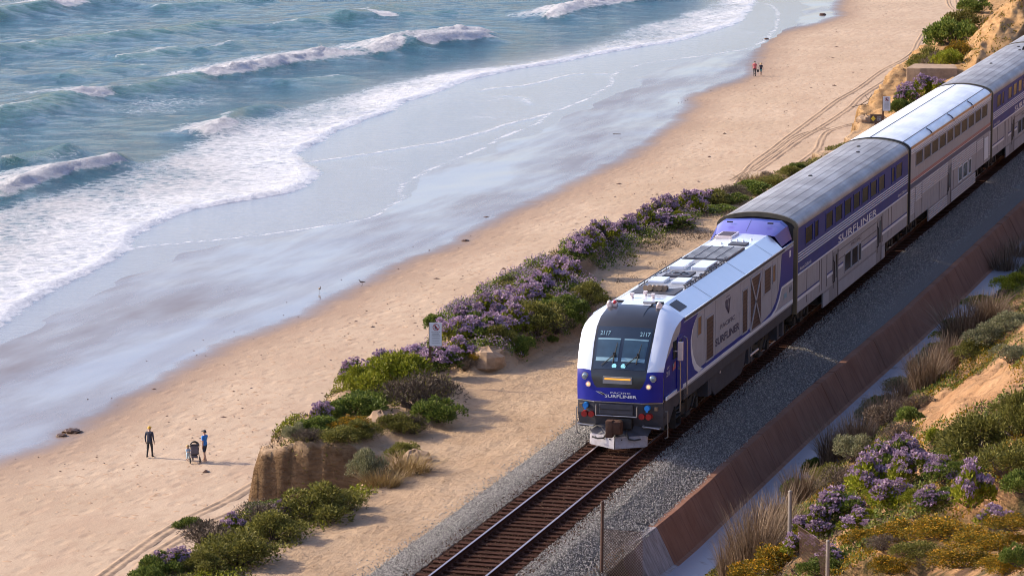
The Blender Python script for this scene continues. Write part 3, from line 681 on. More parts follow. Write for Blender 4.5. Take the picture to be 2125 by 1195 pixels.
def fmat(i, j):
    if 3 <= j <= 6: return 1 if i < 1 else 2
    return 1 if i < 4 else 0
mb = MB().loft(fr, mf=fmat)
nose = autosmooth(mb.build('nose', [M['loco_white'], M['blue'], M['black']], loco), 40)
# roof hood lid seams, lid
mb = MB(); lid = [(-.42, 1.32), (-.5, 2.0), (-.47, 2.35), (.47, 2.35), (.5, 2.0), (.42, 1.32)]
def topz(y): return float(np.interp(y, [.25, .6, 1.0, 1.4, 2.0, 2.87], [2.83, 3.33, 3.81, 4.09, 4.28, 4.365]))
rows = [[(x*w, y, topz(y)+.03) for x in (-1, -.5, 0, .5, 1)] for y, w in ((1.25, .36), (1.32, .45), (1.6, .46), (2.0, .48), (2.3, .5))]
mb.loft(rows); rows2 = [[(a, b-.0, c-.06) for a, b, c in r] for r in rows]
mb.loft([rows[0], rows2[0]]); mb.loft([[r[0] for r in rows], [r[0] for r in rows2]]); mb.loft([[r[-1] for r in rows], [r[-1] for r in rows2]])
autosmooth(mb.build('hood_lid', M['black'], loco))
mb = MB(); rows = [[(x*w, y, topz(y)+.035) for x in (-1, 0, 1)] for y, w in ((2.3, .5), (2.6, .5), (2.85, .5))]; mb.loft(rows); mb.build('hood_cap', M['loco_white'], loco)
# windscreen and its panes
def wz(u, z):    # point on the black mask, u -1..1 across, z height
    ys = [p[1] for p in IN]; zs = [p[2] for p in IN]; xs = [p[0] for p in IN]
    y = float(np.interp(z, zs[2:], ys[2:])); x = float(np.interp(z, zs[2:], xs[2:])); return (x*u, y-.07*(1-u*u), z+.03*(1-u*u))
def patch(u0, u1, z0, z1, off, nu=6, nz=6):
    rows = []
    for a in range(nz+1):
        z = z0+(z1-z0)*a/nz; r = []
        for b in range(nu+1):
            p = wz(u0+(u1-u0)*b/nu, z); r.append((p[0], p[1]-off, p[2]+off*.6))
        rows.append(r)
    return MB().loft(rows)
ws = autosmooth(patch(-.93, .93, 2.56, 3.80, .008).build('windscreen', M['glass'], loco))
for u0, u1 in ((-.86, -.07), (.05, .86)):
    autosmooth(patch(u0, u1, 2.80, 3.42, .016).build('pane', M['wglass'], ws)); patch(u0, u1, 3.42, 3.46, .018).build('visor_bar', M['numblue'], ws); patch(u0, u1, 2.79, 2.90, .018).build('dash_line', M['numblue'], ws)
for xc, nm in ((-.62, '2117'), (.70, '2117')):
    y = wz(xc, 3.62)[1]-.05; o = front_text(nm, .13, .34, xc, 3.64, y, M['numblue'], loco, .02, 'number_board', .9)
for x in (-.17, .15):
    p = wz(x, 2.66); mb = MB().tube((p[0], p[1]+.03, p[2]), (p[0], p[1]-.04, p[2]), .075, .075, 14); mb.build('spot_lamp', M['lamplit'], loco)
for x, k in ((-.20, 1), (.62, 1)):
    a = wz(x, 2.98); b = wz(x+.04, 3.32); c = wz(x-.42, 2.66); mb = MB()
    q = lambda p, d: (p[0], p[1]-d, p[2]+d*.5)
    mb.tube(q(a, .06), q(b, .05), .016, .01, 6); mb.tube(q(a, .06), q(c, .05), .018, .014, 6); mb.tube(q(wz(x-.03, 2.74), .03), q(a, .08), .02, .02, 6); mb.box(q(a, .07), (.07, .07, .12))
    mb.build('wiper', M['dark'], loco)
MB().b2(-.49, .47, -.10, -.02, 2.14, 2.36).build('display_box', M['roofgrey'], loco)
MB().b2(-.43, .43, -.115, -.098, 2.27, 2.32).build('destination_display', M['amber'], loco)
for s in (-1, 1):
    y = .07
    mb = MB().tube((s*1.12, y+.10, 2.33), (s*1.12, y-.02, 2.33), .125, .12, 18); h = autosmooth(mb.build('headlight', M['steel'], loco)); MB().ball((s*1.12, y-.02, 2.33), (.095, .03, .095), 14, 8).build('lens', M['lampclear'], h, smooth=True)
    y = .035
    mb = MB().tube((s*1.0, y+.10, 2.07), (s*1.0, y-.03, 2.07), .095, .09, 16); h = autosmooth(mb.build('marker_light', M['pinklamp'], loco)); MB().ball((s*1.0, y-.03, 2.07), (.055, .03, .055), 12, 8).build('lens', M['lampwarm'], h, smooth=True)
front_text('PACIFIC', .055, .66, .10, 1.845, -.105, M['white'], loco, .01)
front_text('SURFLINER', .10, 1.06, .11, 1.735, -.105, M['white'], loco, .02)
mb = MB()
for a, b in ((0, .045), (.055, .10), (.11, .15)):
    mb.prism([(-.72+a*.9, 1.87), (-.72+b*.9+.03, 1.87), (-.48+b*.4, 1.80), (-.44+b*.4, 1.765), (-.50+a*.4, 1.765), (-.62+a*.8, 1.82)], 'y', -.112, -.107)
mb.build('emblem', M['white'], loco)
# side walls
for s in (1, -1):
    mb = MB(); rows = []
    for (x, y, z) in OUT: rows.append([(s*x, y, z), (s*(x+(1.525-x)*.6), y+(3.0-y)*.35, z), (s*1.525, max(y+.02, 3.0), z)])
    mb.loft(rows); mb.loft([[(s*1.525, 3.0, o[2]), (s*1.525, 20.95, o[2])] for o in OUT])
    autosmooth(mb.build('side_wall', M['silver'], loco))
SX = 1.528
cab = [(.27, 1.60), (.27, 2.53), (.43, 2.80), (.76, 3.22), (1.19, 3.60), (1.60, 3.765), (2.1, 3.86), (2.7, 3.915), (4.95, 3.80), (4.35, 3.58), (3.9, 3.32), (3.68, 3.02), (3.72, 2.62), (3.95, 2.2), (4.3, 1.92), (4.9, 1.72), (4.95, 1.60)]
mb = MB()
# cab panel follows the taper of the wall towards the nose
def cabx(y): return float(np.interp(y, [.25, 1.2, 1.9, 3.0], [1.433, 1.49, 1.505, 1.528]))
k0 = len(mb.v); poly = []
for (y0, z0), (y1, z1) in zip(cab, cab[1:]+cab[:1]):
    for t in np.linspace(0, 1, 3, endpoint=False): poly.append((y0+(y1-y0)*t, z0+(z1-z0)*t))
bm_pts = []
def fill(poly, x=None, dx=.006):
    """concave outline in y,z filled with small cells so that it can follow the wall"""
    bm = bmesh.new(); vs_ = [bm.verts.new((0, a, b)) for a, b in poly]; bm.faces.new(vs_)
    for c in np.arange(.3, 3.2, .25): bmesh.ops.bisect_plane(bm, geom=list(bm.verts)+list(bm.edges)+list(bm.faces), plane_co=(0, c, 0), plane_no=(0, 1, 0))
    for v in bm.verts: v.co.x = (cabx(v.co.y) if x is None else x)+dx
    bmesh.ops.triangulate(bm, faces=bm.faces); me = bpy.data.meshes.new('p'); bm.to_mesh(me); bm.free(); return me
me = fill(poly, dx=.012); me.materials.append(M['blue']); link('cab_paint', me, loco)
sw_l = [(4.95, 3.80), (4.35, 3.58), (3.9, 3.32), (3.68, 3.02), (3.72, 2.62), (3.95, 2.2), (4.3, 1.92), (4.9, 1.72)]
sw_r = [(5.6, 1.76), (5.1, 1.86), (4.55, 2.08), (4.12, 2.42), (3.88, 2.78), (3.84, 3.05), (4.02, 3.34), (4.45, 3.60), (5.05, 3.82)]
decal(sw_l+sw_r, SX, M['white'], loco, 'white_swoosh', .008)
decal([(4.9, 1.72), (5.4, 1.86), (13.1, 1.86), (13.3, 1.72)], SX, M['blue'], loco, 'blue_band', .006)
decal([(.27, 1.60), (.27, 1.72), (20.9, 1.72), (20.9, 1.60)], SX-.02, M['white'], loco, 'white_stripe', .034)
rb_l = [(18.78, 3.80), (18.55, 2.9), (18.25, 2.45), (17.7, 2.1), (16.9, 1.86), (15.1, 1.72)]
rb_r = [(16.7, 1.72), (17.6, 1.86), (18.2, 2.12), (18.6, 2.42), (18.75, 2.52), (20.92, 2.52), (20.92, 3.80)]
decal(rb_l+rb_r, SX, M['blue'], loco, 'rear_blue_paint', .006)
decal([(16.9, 1.72), (17.7, 1.86), (18.3, 2.14), (18.68, 2.44), (18.8, 2.50), (20.92, 2.50), (20.92, 2.42), (18.85, 2.42), (18.72, 2.36), (18.42, 2.06), (17.9, 1.80), (17.4, 1.72)], SX, M['white'], loco, 'white_rear_line', .008)
def gwin(y0, y1, z0, z1, m, parent=loco, x=SX, fr=M['silver'], nm='side_window', fx=.02, fw=.05):
    mb = MB()
    for a, b, c, d in ((y0-fw, y1+fw, z1, z1+fw), (y0-fw, y1+fw, z0-fw, z0), (y0-fw, y0, z0, z1), (y1, y1+fw, z0, z1)): mb.b2(x-.01, x+fx, a, b, c, d)
    o = mb.build(nm, fr, parent); MB().b2(x-.01, x+.004, y0, y1, z0, z1).build('pane', m, o)
    if 'grille' in nm:
        for z in np.arange(z0+.06, z1-.03, .13): MB().b2(x, x+.014, y0, y1, z, z+.045).build('slat', M['brown_slat'], o)
    return o
for y in (3.05, 5.75, 7.5, 11.45, 15.25, 17.0, 18.0): MB().b2(1.52, 1.5272, y, y+.018, 1.88, 3.76).build('panel_seam', M['grey'], loco)
gwin(4.75, 5.27, 2.98, 3.58, M['tan_grille']); gwin(6.05, 7.12, 1.90, 3.33, M['brown_grille'], nm='side_grille')
gwin(11.87, 12.65, 1.88, 3.38, M['brown_grille'], nm='side_grille'); xp = gwin(13.2, 15.0, 1.75, 3.62, M['brown_grille'], nm='side_grille')
for a, b in (((13.2, 1.75), (15.0, 3.62)), ((13.2, 3.62), (15.0, 1.75))):
    d = Vector((0, b[0]-a[0], b[1]-a[1])); mb = MB(); ang = math.atan2(d.z, d.y)
    mb.box((SX+.02, (a[0]+b[0])/2, (a[1]+b[1])/2), (.03, d.length, .10), 0, Matrix.Rotation(ang, 3, 'X')); mb.build('cross_brace', M['silver'], xp)
gwin(15.6, 16.7, 2.72, 3.58, M['brown_grille'], nm='side_grille'); gwin(17.1, 17.57, 2.92, 3.53, M['tan_grille'])
side_text('PACIFIC', .16, 2.3, 9.43, 2.70, SX+.003, M['ink'], loco, .012); side_text('SURFLINER', .28, 3.9, 9.43, 2.27, SX+.003, M['ink'], loco, .03)
mb = MB()                                   # shield-like emblem of three curved bands
for k in range(3):
    a = 9.05+.30*k; mb.prism([(a, 3.48-.04*k*0), (a+.22, 3.52), (a+.20-.04*k, 3.30), (9.62+.03*k, 3.02), (9.55, 2.98), (a+.02, 3.26)], 'x', SX, SX+.004)
mb.build('emblem', M['ink'], loco); side_text('AMTRAK', .05, .75, 9.45, 3.60, SX+.003, M['ink'], loco, .01)
side_text('2117', .17, .62, .78, 2.42, cabx(.78)+.02, M['white'], loco, .02); side_text('CDTX', .07, .45, .75, 2.60, cabx(.75)+.02, M['white'], loco, .01)
decal([(1.22, 2.40), (1.62, 2.44), (1.62, 2.66), (1.22, 2.62)], cabx(1.5)+.014, M['flagred'], loco, 'flag_sticker'); decal([(1.22, 2.53), (1.40, 2.55), (1.40, 2.645), (1.22, 2.62)], cabx(1.5)+.019, M['numblue'], loco, 'flag_canton')
decal([(20.15, 3.42), (20.45, 3.42), (20.45, 3.66), (20.15, 3.66)], SX+.004, M['white'], loco, 'notice_sticker'); decal([(19.2, 1.98), (19.75, 1.98), (19.75, 2.16), (19.2, 2.16)], SX+.001, M['numblue'], loco, 'notice_sticker')
for y in (20.25, 20.5): decal([(y, 2.08), (y+.17, 2.12), (y+.13, 2.32), (y+.05, 2.26)], SX+.002, M['black'], loco, 'lifting_mark')
# cab door, window, rails, mirror
d = MB().b2(1.50, 1.545, 1.75, 2.55, 1.62, 3.42).build('cab_door', M['blue'], loco); MB().b2(1.54, 1.555, 1.95, 2.38, 2.72, 3.30).build('door_pane', M['glass'], d); MB().b2(1.545, 1.60, 1.85, 1.9, 2.35, 2.45).build('handle', M['steel'], d)
MB().b2(1.475, 1.53, 1.25, 1.7, 2.78, 3.36).build('cab_window', M['glass'], loco)
for y in (1.66, 2.64):
    z1 = 2.72 if y < 2 else 3.32
    mb = MB().path([(1.54, y, z1), (1.64, y, z1-.05), (1.66, y, z1-.2), (1.66, y, 1.0 if y < 2 else 1.4), (1.54, y, .95 if y < 2 else 1.35)], .022); mb.build('handrail', M['steel'], loco)
mb = MB().b2(1.62, 1.80, 1.42, 1.52, 2.72, 3.34); mb.b2(1.52, 1.64, 1.45, 1.49, 3.0, 3.04); mb.build('mirror', M['pinklamp'], loco, bevel=.02)
# roof: sloping panels, gutter strips, deck
for s in (1, -1):
    MB().loft([[(s*.84, 2.87, 4.335), (s*1.525, 2.70, 3.93)], [(s*.84, 7.0, 4.335), (s*1.525, 7.0, 3.93)], [(s*.84, 12.4, 4.335), (s*1.525, 12.4, 3.93)], [(s*.84, 19.6, 4.335), (s*1.525, 18.9, 3.93)]]).build('roof_slope', M['loco_white'], loco)
    for y in (6.9, 12.3, 17.0):
        mb = MB(); mb.loft([[(s*.842, y, 4.34), (s*1.53, y, 3.935)], [(s*.842, y+.03, 4.34), (s*1.53, y+.03, 3.935)]]); mb.build('panel_seam', M['grey'], loco)
    MB().b2(s*1.515, s*1.56, 2.75, 20.9, 3.90, 3.935).build('gutter', M['loco_white'], loco)
    g = MB().b2(s*1.50, s*1.545, 2.75, 19.2, 3.80, 3.90).build('vent_strip', M['grey'], loco)
    MB().b2(s*1.515, s*1.55, 2.75, 20.9, 3.765, 3.795).build('drip_rail', M['loco_white'], loco)
mb = MB(); mb.loft([[(-.84, 2.87, 4.335), (0, 2.87, 4.365), (.84, 2.87, 4.335)], [(-.84, 19.6, 4.335), (0, 19.6, 4.365), (.84, 19.6, 4.335)]]); mb.build('roof_deck', M['loco_white'], loco)
mb = MB().loft([[(.95, 3.05, 4.285), (1.32, 3.05, 4.07)], [(.95, 4.1, 4.285), (1.32, 4.1, 4.07)]]); mb.build('roof_hatch_strip', M['grey'], loco)
ho = MB().b2(-.76, .76, 4.55, 5.85, 4.34, 4.375).build('roof_hatch', M['grey'], loco)
hn = MB()
for k in range(5): hn.tube((-.30+.14*k, 5.35, 4.43), (-.34+.16*k, 5.05-.05*(k % 2), 4.47+.02*(k % 2)), .03, .10, 10); hn.ball((-.30+.14*k, 5.5, 4.44), (.09, .14, .08), 8, 6)
autosmooth(hn.build('air_horn', M['horn'], loco))
for x, y in ((-.45, 3.6), (.25, 3.65), (-.12, 4.1)):
    mb = MB().tube((x, y, 4.34), (x, y, 4.45), .07, .05, 8); mb.box((x, y+.03, 4.48), (.12, .18, .07)); mb.build('antenna', M['pinklamp'], loco)
for x0, x1, y0, y1, z in ((-.68, -.12, 6.75, 7.75, .1), (.12, .66, 6.75, 7.75, .1), (-.68, -.14, 9.9, 11.6, .14), (.10, .68, 9.9, 11.6, .14)):
    b_ = MB().b2(x0, x1, y0, y1, 4.36, 4.36+z).build('roof_box', M['loco_white'], loco, bevel=.03)
MB().b2(-.80, .80, 6.1, 12.2, 4.345, 4.366).build('well_floor', M['roofgrey'], loco)
fn = MB().b2(-.42, .42, 8.2, 9.3, 4.36, 4.43).build('fan_housing', M['grey'], loco); MB().tube((0, 8.75, 4.42), (0, 8.75, 4.455), .34, .30, 18).build('fan_ring', M['black'], fn)
for k in range(5):
    t = k*2*math.pi/5; MB().box((.15*math.cos(t), 8.75+.15*math.sin(t), 4.465), (.26, .07, .012), 0, Matrix.Rotation(t, 3, 'Z')).build('fan_blade', M['grey'], fn)
for x0, x1, y0, y1 in ((-.78, -.5, 8.0, 8.9), (.52, .78, 8.3, 9.2)): MB().b2(x0, x1, y0, y1, 4.36, 4.42).build('roof_box', M['roofgrey'], loco)
gr = MB().b2(-.80, .80, 12.5, 15.6, 4.345, 4.40).build('roof_radiator', M['grey'], loco)
for k in range(14): MB().b2(-.78, .78, 12.6+.215*k, 12.70+.215*k, 4.40, 4.43).build('slat', M['roofgrey'], gr)
for k in (-.4, 0, .4): MB().b2(k-.015, k+.015, 12.52, 15.58, 4.428, 4.44).build('bar', M['grey'], gr)
MB().b2(.02, .66, 16.3, 17.0, 4.35, 4.40).build('roof_vent', M['grey'], loco); v3 = MB().b2(-.85, -.2, 17.95, 19.3, 4.345, 4.44).build('roof_vent', M['pinklamp'], loco, bevel=.02); MB().b2(-.78, -.27, 18.1, 19.15, 4.44, 4.45).build('vent_mesh', M['brown_grille'], v3)
for x, y in ((-.3, 16.6), (.1, 17.5), (.35, 17.4), (.55, 17.9), (-.1, 17.3)): MB().tube((x, y, 4.34), (x, y, 4.42), .06, .03, 8).build('roof_fitting', M['white'], loco)
for s in (-1, 1):
    mb = MB().path([(s*.80, 6.0, 4.44), (s*.80, 12.4, 4.44)], .022)
    for y in np.arange(6.0, 12.5, .8): mb.tube((s*.80, y, 4.33), (s*.80, y, 4.44), .015); mb.path([(s*.80, y+.1, 4.34), (s*.70, y+.22, 4.43), (s*.70, y+.5, 4.43), (s*.80, y+.62, 4.34)], .018, 5)
    mb.build('roof_rail', M['grey'], loco)
for x, y, m in ((-.70, 2.30, 'redlamp'), (.80, 2.28, 'pinklamp'), (-.86, 2.22, 'pinklamp')):
    b_ = MB().b2(x-.09, x+.09, y-.10, y+.10, 4.22, 4.40).build('beacon_base', M['pinklamp'], loco, bevel=.04); MB().ball((x, y-.03, 4.40), (.075, .09, .08), 12, 8).build('beacon_lens', M[m], b_, smooth=True)
MB().b2(.2, .62, 2.45, 2.55, 4.37, 4.44).build('roof_camera', M['steel'], loco, bevel=.02)
# recess line in front of the roof deck
MB().b2(-.82, .82, 2.845, 2.868, 4.30, 4.39).build('deck_lip', M['black'], loco)
# rear cowl rising to the height of the cars
A_ = [(-1.40, 3.93), (-1.12, 4.30), (-.95, 4.33), (0, 4.36), (.95, 4.33), (1.12, 4.30), (1.40, 3.93)]; B_ = [(-1.46, 4.0), (-1.30, 4.50), (-1.07, 4.68), (0, 4.74), (1.07, 4.68), (1.30, 4.50), (1.46, 4.0)]
mb = MB().loft([[(x, 19.35, z) for x, z in A_], [(x, 20.5, z) for x, z in B_], [(x, 20.95, z) for x, z in B_]], mf=lambda i, j: 0 if 1 <= j <= 4 and i == 0 else 1)
mb.prism([(x, z) for x, z in B_]+[(1.5, 1.6), (-1.5, 1.6)], 'y', 20.93, 20.97, 1); cw = autosmooth(mb.build('rear_cowl', [M['lilac'], M['blue']], loco), 25)
for x in (-.75, .8): MB().box((x, 20.15, 4.68), (.22, .05, .05)).build('cowl_step', M['dark'], cw)
MB().loft([[(-.006, 19.40, 4.375), (.006, 19.40, 4.375)], [(-.006, 20.49, 4.748), (.006, 20.49, 4.748)]]).build('cowl_seam', M['black'], cw)
# underframe, tank, pilot
MB().b2(-1.50, 1.50, 2.9, 20.9, 1.14, 1.60).build('underframe', M['grey'], loco, bevel=.02)
MB().prism([(.35, 1.58), (2.9, 1.58), (2.9, 1.12), (.5, .98), (.35, 1.1)], 'x', -1.44, 1.44).build('cab_underframe', M['grey'], loco, bevel=.02)
MB().prism([(7.1, 1.16), (7.5, .62), (8.0, .36), (12.3, .36), (12.8, .62), (13.1, 1.16)], 'x', -1.42, 1.42).build('fuel_tank', M['grey'], loco, bevel=.05)
for y in (6.7, 7.0, 13.3, 13.7, 18.4, 19.4): MB().b2(1.1, 1.46, y, y+.28, .55, 1.15).build('equipment_box', M['grey'], loco, bevel=.02)
for a, b in (((1.45, 8.6, 1.05), (1.45, 8.6, 1.5)), ((1.45, 13.6, .8), (1.45, 15.0, .8))): MB().tube(a, b, .04, .04).build('pipe', M['pinklamp'], loco)
truck(loco, 4.6, 1.4, .53, M['dark'], 1.08); truck(loco, 16.4, 1.4, .53, M['dark'], 1.08)
pl = MB().loft([[(-1.40, .25, 1.52), (-.8, .02, 1.52), (.8, .02, 1.52), (1.40, .25, 1.52)], [(-1.42, .28, 1.10), (-.8, .06, 1.10), (.8, .06, 1.10), (1.42, .28, 1.10)], [(-1.40, .40, .72), (-.8, .25, .72), (.8, .25, .72), (1.40, .40, .72)]]); pl.b2(-1.40, 1.40, .45, .55, .6, 1.55)
pl.loft([[(1.40, .25, 1.52), (1.45, 1.6, 1.52)], [(1.42, .28, 1.10), (1.45, 1.6, 1.10)], [(1.40, .40, .72), (1.42, 1.2, .72)]]); pl.loft([[(-1.40, .25, 1.52), (-1.45, 1.6, 1.52)], [(-1.42, .28, 1.10), (-1.45, 1.6, 1.10)], [(-1.40, .40, .72), (-1.42, 1.2, .72)]])
pilot = pl.build('pilot', M['grey'], loco)
MB().loft([[(-1.43, .23, 1.535), (-.8, -.03, 1.535), (.8, -.03, 1.535), (1.43, .23, 1.535)], [(-1.43, .23, 1.505), (-.8, -.03, 1.505), (.8, -.03, 1.505), (1.43, .23, 1.505)]]).build('nose_lip', M['steel'], loco)
MB().b2(-.62, .50, -.06, .06, 1.12, 1.46).build('coupler_hatch', M['grey'], pilot, bevel=.02); MB().b2(-.60, .48, -.075, -.058, 1.28, 1.30).build('hatch_seam', M['dark'], pilot)
mb = MB().path([(-.72, -.04, 1.42), (-.72, -.10, 1.40), (-.72, -.10, 1.08), (.64, -.10, 1.08), (.64, -.10, 1.40), (.64, -.04, 1.42)], .022); mb.build('grab_rail', M['steel'], pilot)
for s, xs in ((-1, (-1.13, -.90)), (1, (.78, 1.01))):
    for x in xs: autosmooth(MB().tube((x, .18, 1.09), (x, -.02, 1.09), .105, .10, 14).build('red_plug', M['red'], pilot))
    x = -1.09 if s < 0 else .96
    mb = MB().tube((x, .15, 1.37), (x, -.03, 1.37), .10, .09, 14); mb.box((x, -.02, 1.28), (.07, .05, .08)); autosmooth(mb.build('blue_plug', M['bluecap'], pilot))
    MB().b2(s*1.20+(0 if s > 0 else -.10), s*1.20+(.10 if s > 0 else 0), -.0, .12, 1.30, 1.42).build('air_hose_head', M['horn'], pilot)
    mb = MB(); x0, x1 = (-1.36, -.80) if s < 0 else (.80, 1.38)
    mb.path([(x0, .25, .78), (x0, .02, .76), (x1, -.06, .72), (x1, .15, .74)], .022); mb.b2(x0+.03, x1-.03, .02, .2, .72, .74); mb.build('front_step', M['steel'], pilot)
    mb = MB().path([(s*1.42, .5, 1.2), (s*1.52, .5, 1.2), (s*1.52, .55, .35), (s*1.42, .6, .30)], .022); mb.build('corner_rail', M['steel'], pilot)
# side steps
for s in (-1, 1):
    mb = MB()
    for z in (.45, .75, 1.02): mb.b2(s*1.28, s*1.50, 1.75, 2.45, z-.02, z)
    mb.b2(s*1.28, s*1.30, 1.70, 2.5, .42, 1.15); mb.b2(s*1.28, s*1.5, 1.70, 1.73, .42, 1.15); mb.b2(s*1.28, s*1.5, 2.47, 2.5, .42, 1.15); mb.build('side_step', M['dark'], loco)
# coupler
mb = MB().b2(-.13, .13, -.25, .6, .72, .96); mb.prism([(-.20, -.22), (-.26, -.52), (-.05, -.70), (.22, -.62), (.28, -.42), (.10, -.42), (.20, -.22)], 'z', .58, 1.0); mb.b2(-.24, -.02, -.72, -.45, .48, 1.04)
autosmooth(mb.build('coupler', M['rust'], loco, bevel=.025)); MB().b2(.02, .46, -.05, .3, .66, 1.0).build('draft_gear', M['dark'], loco, bevel=.02)
for sg in (-1, 1):
    pts = [(sg*.28, .15, .70), (sg*.32, -.12, .55), (sg*.42, -.25, .38), (sg*.62, -.28, .36), (sg*.80, -.22, .40)]
    MB().path(pts, .028, 8).build('brake_hose', M['rubber'], loco)
# plough: two angled plates with bolts
pw = MB(); top = [(-.96, .10, .42), (-.90, .06, .46), (-.02, -.35, .44), (.90, .06, .46), (.96, .10, .42)]; bot = [(-.96, .06, .12), (-.90, .02, .10), (-.02, -.42, .06), (.90, .02, .10), (.96, .06, .12)]
pw.loft([top, bot]); pw.loft([[(x, y+.03, z) for x, y, z in top], [(x, y+.03, z) for x, y, z in bot]]); pw.loft([top, [(x, y+.03, z) for x, y, z in top]]); pw.loft([bot, [(x, y+.03, z) for x, y, z in bot]])
plow = pw.build('plough', M['plow'], loco); MB().loft([[(-1.1, .40, .74), (-.02, .10, .74), (1.1, .40, .74)], [(-.96, .12, .43), (-.02, -.32, .45), (.96, .12, .43)]]).build('plough_bracket', M['grey'], loco)
for x in (-.75, -.45, -.2, .2, .45, .75):
    y = -.36+abs(x)*.45; MB().tube((x, y, .36), (x, y-.05, .36), .022, .022, 6).build('bolt', M['dark'], plow)
MB().tube((-.02, -.36, .45), (-.02, -.43, .06), .012, .012, 6).build('weld_seam', M['dark'], plow)

# ---------------------------------------------------------------- passenger cars
CL = 25.45
def shell(parent, roofm, sidem, endm, eave=4.32):
    pr = [(1.55, 1.05), (1.55, eave)]; mb = MB()
    for s in (1, -1): mb.b2(s*1.50, s*1.55, .12, CL-.12, 1.05, eave+.02)
    mb.build('body', sidem, parent)
    arc = [(1.556, eave-.02), (1.556, 4.36), (1.52, 4.47), (1.43, 4.58), (1.28, 4.67), (1.05, 4.755), (.75, 4.825), (.4, 4.875), (0, 4.895)]
    arc = arc+[(-x, z) for x, z in arc[-2::-1]]
    mb = MB().loft([[(x, y, z) for x, z in arc] for y in np.linspace(.10, CL-.10, 9)]); rf = autosmooth(mb.build('roof', roofm, parent), 30)
    for y0, y1 in ((0, .16), (CL-.16, CL)):          # end ring and end wall
        mb = MB(); out = [(x*1.008, z+.012) for x, z in arc]; inn = [(x*.93, 4.3+(z-4.3)*.72) for x, z in arc]
        mb.loft([[(x, y, z) for x, z in out] for y in (y0, y1)]); mb.loft([[(x, y, z) for x, z in out]+[] for y in (y0,)]+[[(x, y0, z) for x, z in inn]]); mb.loft([[(x, y1, z) for x, z in out], [(x, y1, z) for x, z in inn]]); mb.loft([[(x, y0, z) for x, z in inn], [(x, y1, z) for x, z in inn]])
        for s in (1, -1): mb.b2(s*1.40, s*1.563, y0, y1, 1.03, eave-.02)
        autosmooth(mb.build('end_ring', endm, parent))
        yy = .14 if y0 < 1 else CL-.14
        mb = MB().prism([(-1.5, 1.0), (1.5, 1.0), (1.5, 4.4), (1.2, 4.62), (0, 4.82), (-1.2, 4.62), (-1.5, 4.4)], 'y', yy-.02, yy+.02); mb.build('end_wall', M['rubber'], parent)
        q = -1 if y0 < 1 else 1; yb = 0 if y0 < 1 else CL
        mb = MB(); 
        for s in (1, -1): mb.b2(s*.42, s*.52, yb, yb+q*.19, 1.0, 3.2)
        mb.b2(-.52, .52, yb, yb+q*.19, 3.2, 3.3); mb.build('diaphragm', M['rubber'], parent)
    # underfloor
    MB().b2(-1.35, 1.35, .3, CL-.3, .92, 1.06).build('floor_frame', M['dark'], parent)
    for yc in (3.0, CL-3.0): truck(parent, yc, 1.28, .46, M['dark'], 1.0)
    for yb, q in ((0, -1), (CL, 1)): MB().b2(-.12, .12, yb-.1*q, yb+.2*q, .72, .95).build('coupler', M['rust'], parent)
    return rf
def cwin(parent, y0, y1, z0, z1, fr, x=1.553):
    mb = MB(); fw = .035
    for a, b, c, d in ((y0-fw, y1+fw, z1, z1+fw+.015), (y0-fw, y1+fw, z0-fw-.015, z0), (y0-fw, y0, z0, z1), (y1, y1+fw, z0, z1)): mb.b2(x-.02, x+.022, a, b, c, d)
    o = mb.build('window', fr, parent); MB().b2(x-.02, x+.003, y0, y1, z0, z1).build('pane', M['carglass'], o); return o
def seamline(parent, y, z0, z1, w=.05): MB().b2(1.54, 1.557, y, y+w, z0, z1).build('panel_seam', M['seam'], parent)
def door(parent, y, w=1.05, m=None):
    o = MB().b2(1.535, 1.558, y, y+w, .47, 2.36).build('door', m or M['stainless_dk'], parent)
    MB().b2(1.556, 1.562, y+.52, y+.84, 1.25, 2.2).build('door_pane', M['carglass'], o); MB().b2(1.556, 1.566, y+.93, y+1.05, .47, 2.36).build('door_gap', M['seam'], o); MB().b2(1.556, 1.566, y, y+.08, .9, 2.2).build('door_gap', M['seam'], o)
    MB().path([(1.56, y-.12, 1.15), (1.63, y-.12, 1.2), (1.63, y-.12, 2.0), (1.56, y-.12, 2.05)], .02).build('handrail', M['dark'], o); return o
def lowbody(parent, y0, y1, m, zb=.44):
    """deep middle of the side between the trucks"""
    for s in (1, -1): MB().prism([(y0, 1.06), (y0+.55 if False else y0, zb), (y1, zb), (y1, 1.06)], 'x', s*1.50, s*1.552).build('lower_side', m, parent)
    MB().b2(-1.3, 1.3, y0+.3, y1-.3, .5, .92).build('equipment_bay', M['dark'], parent)
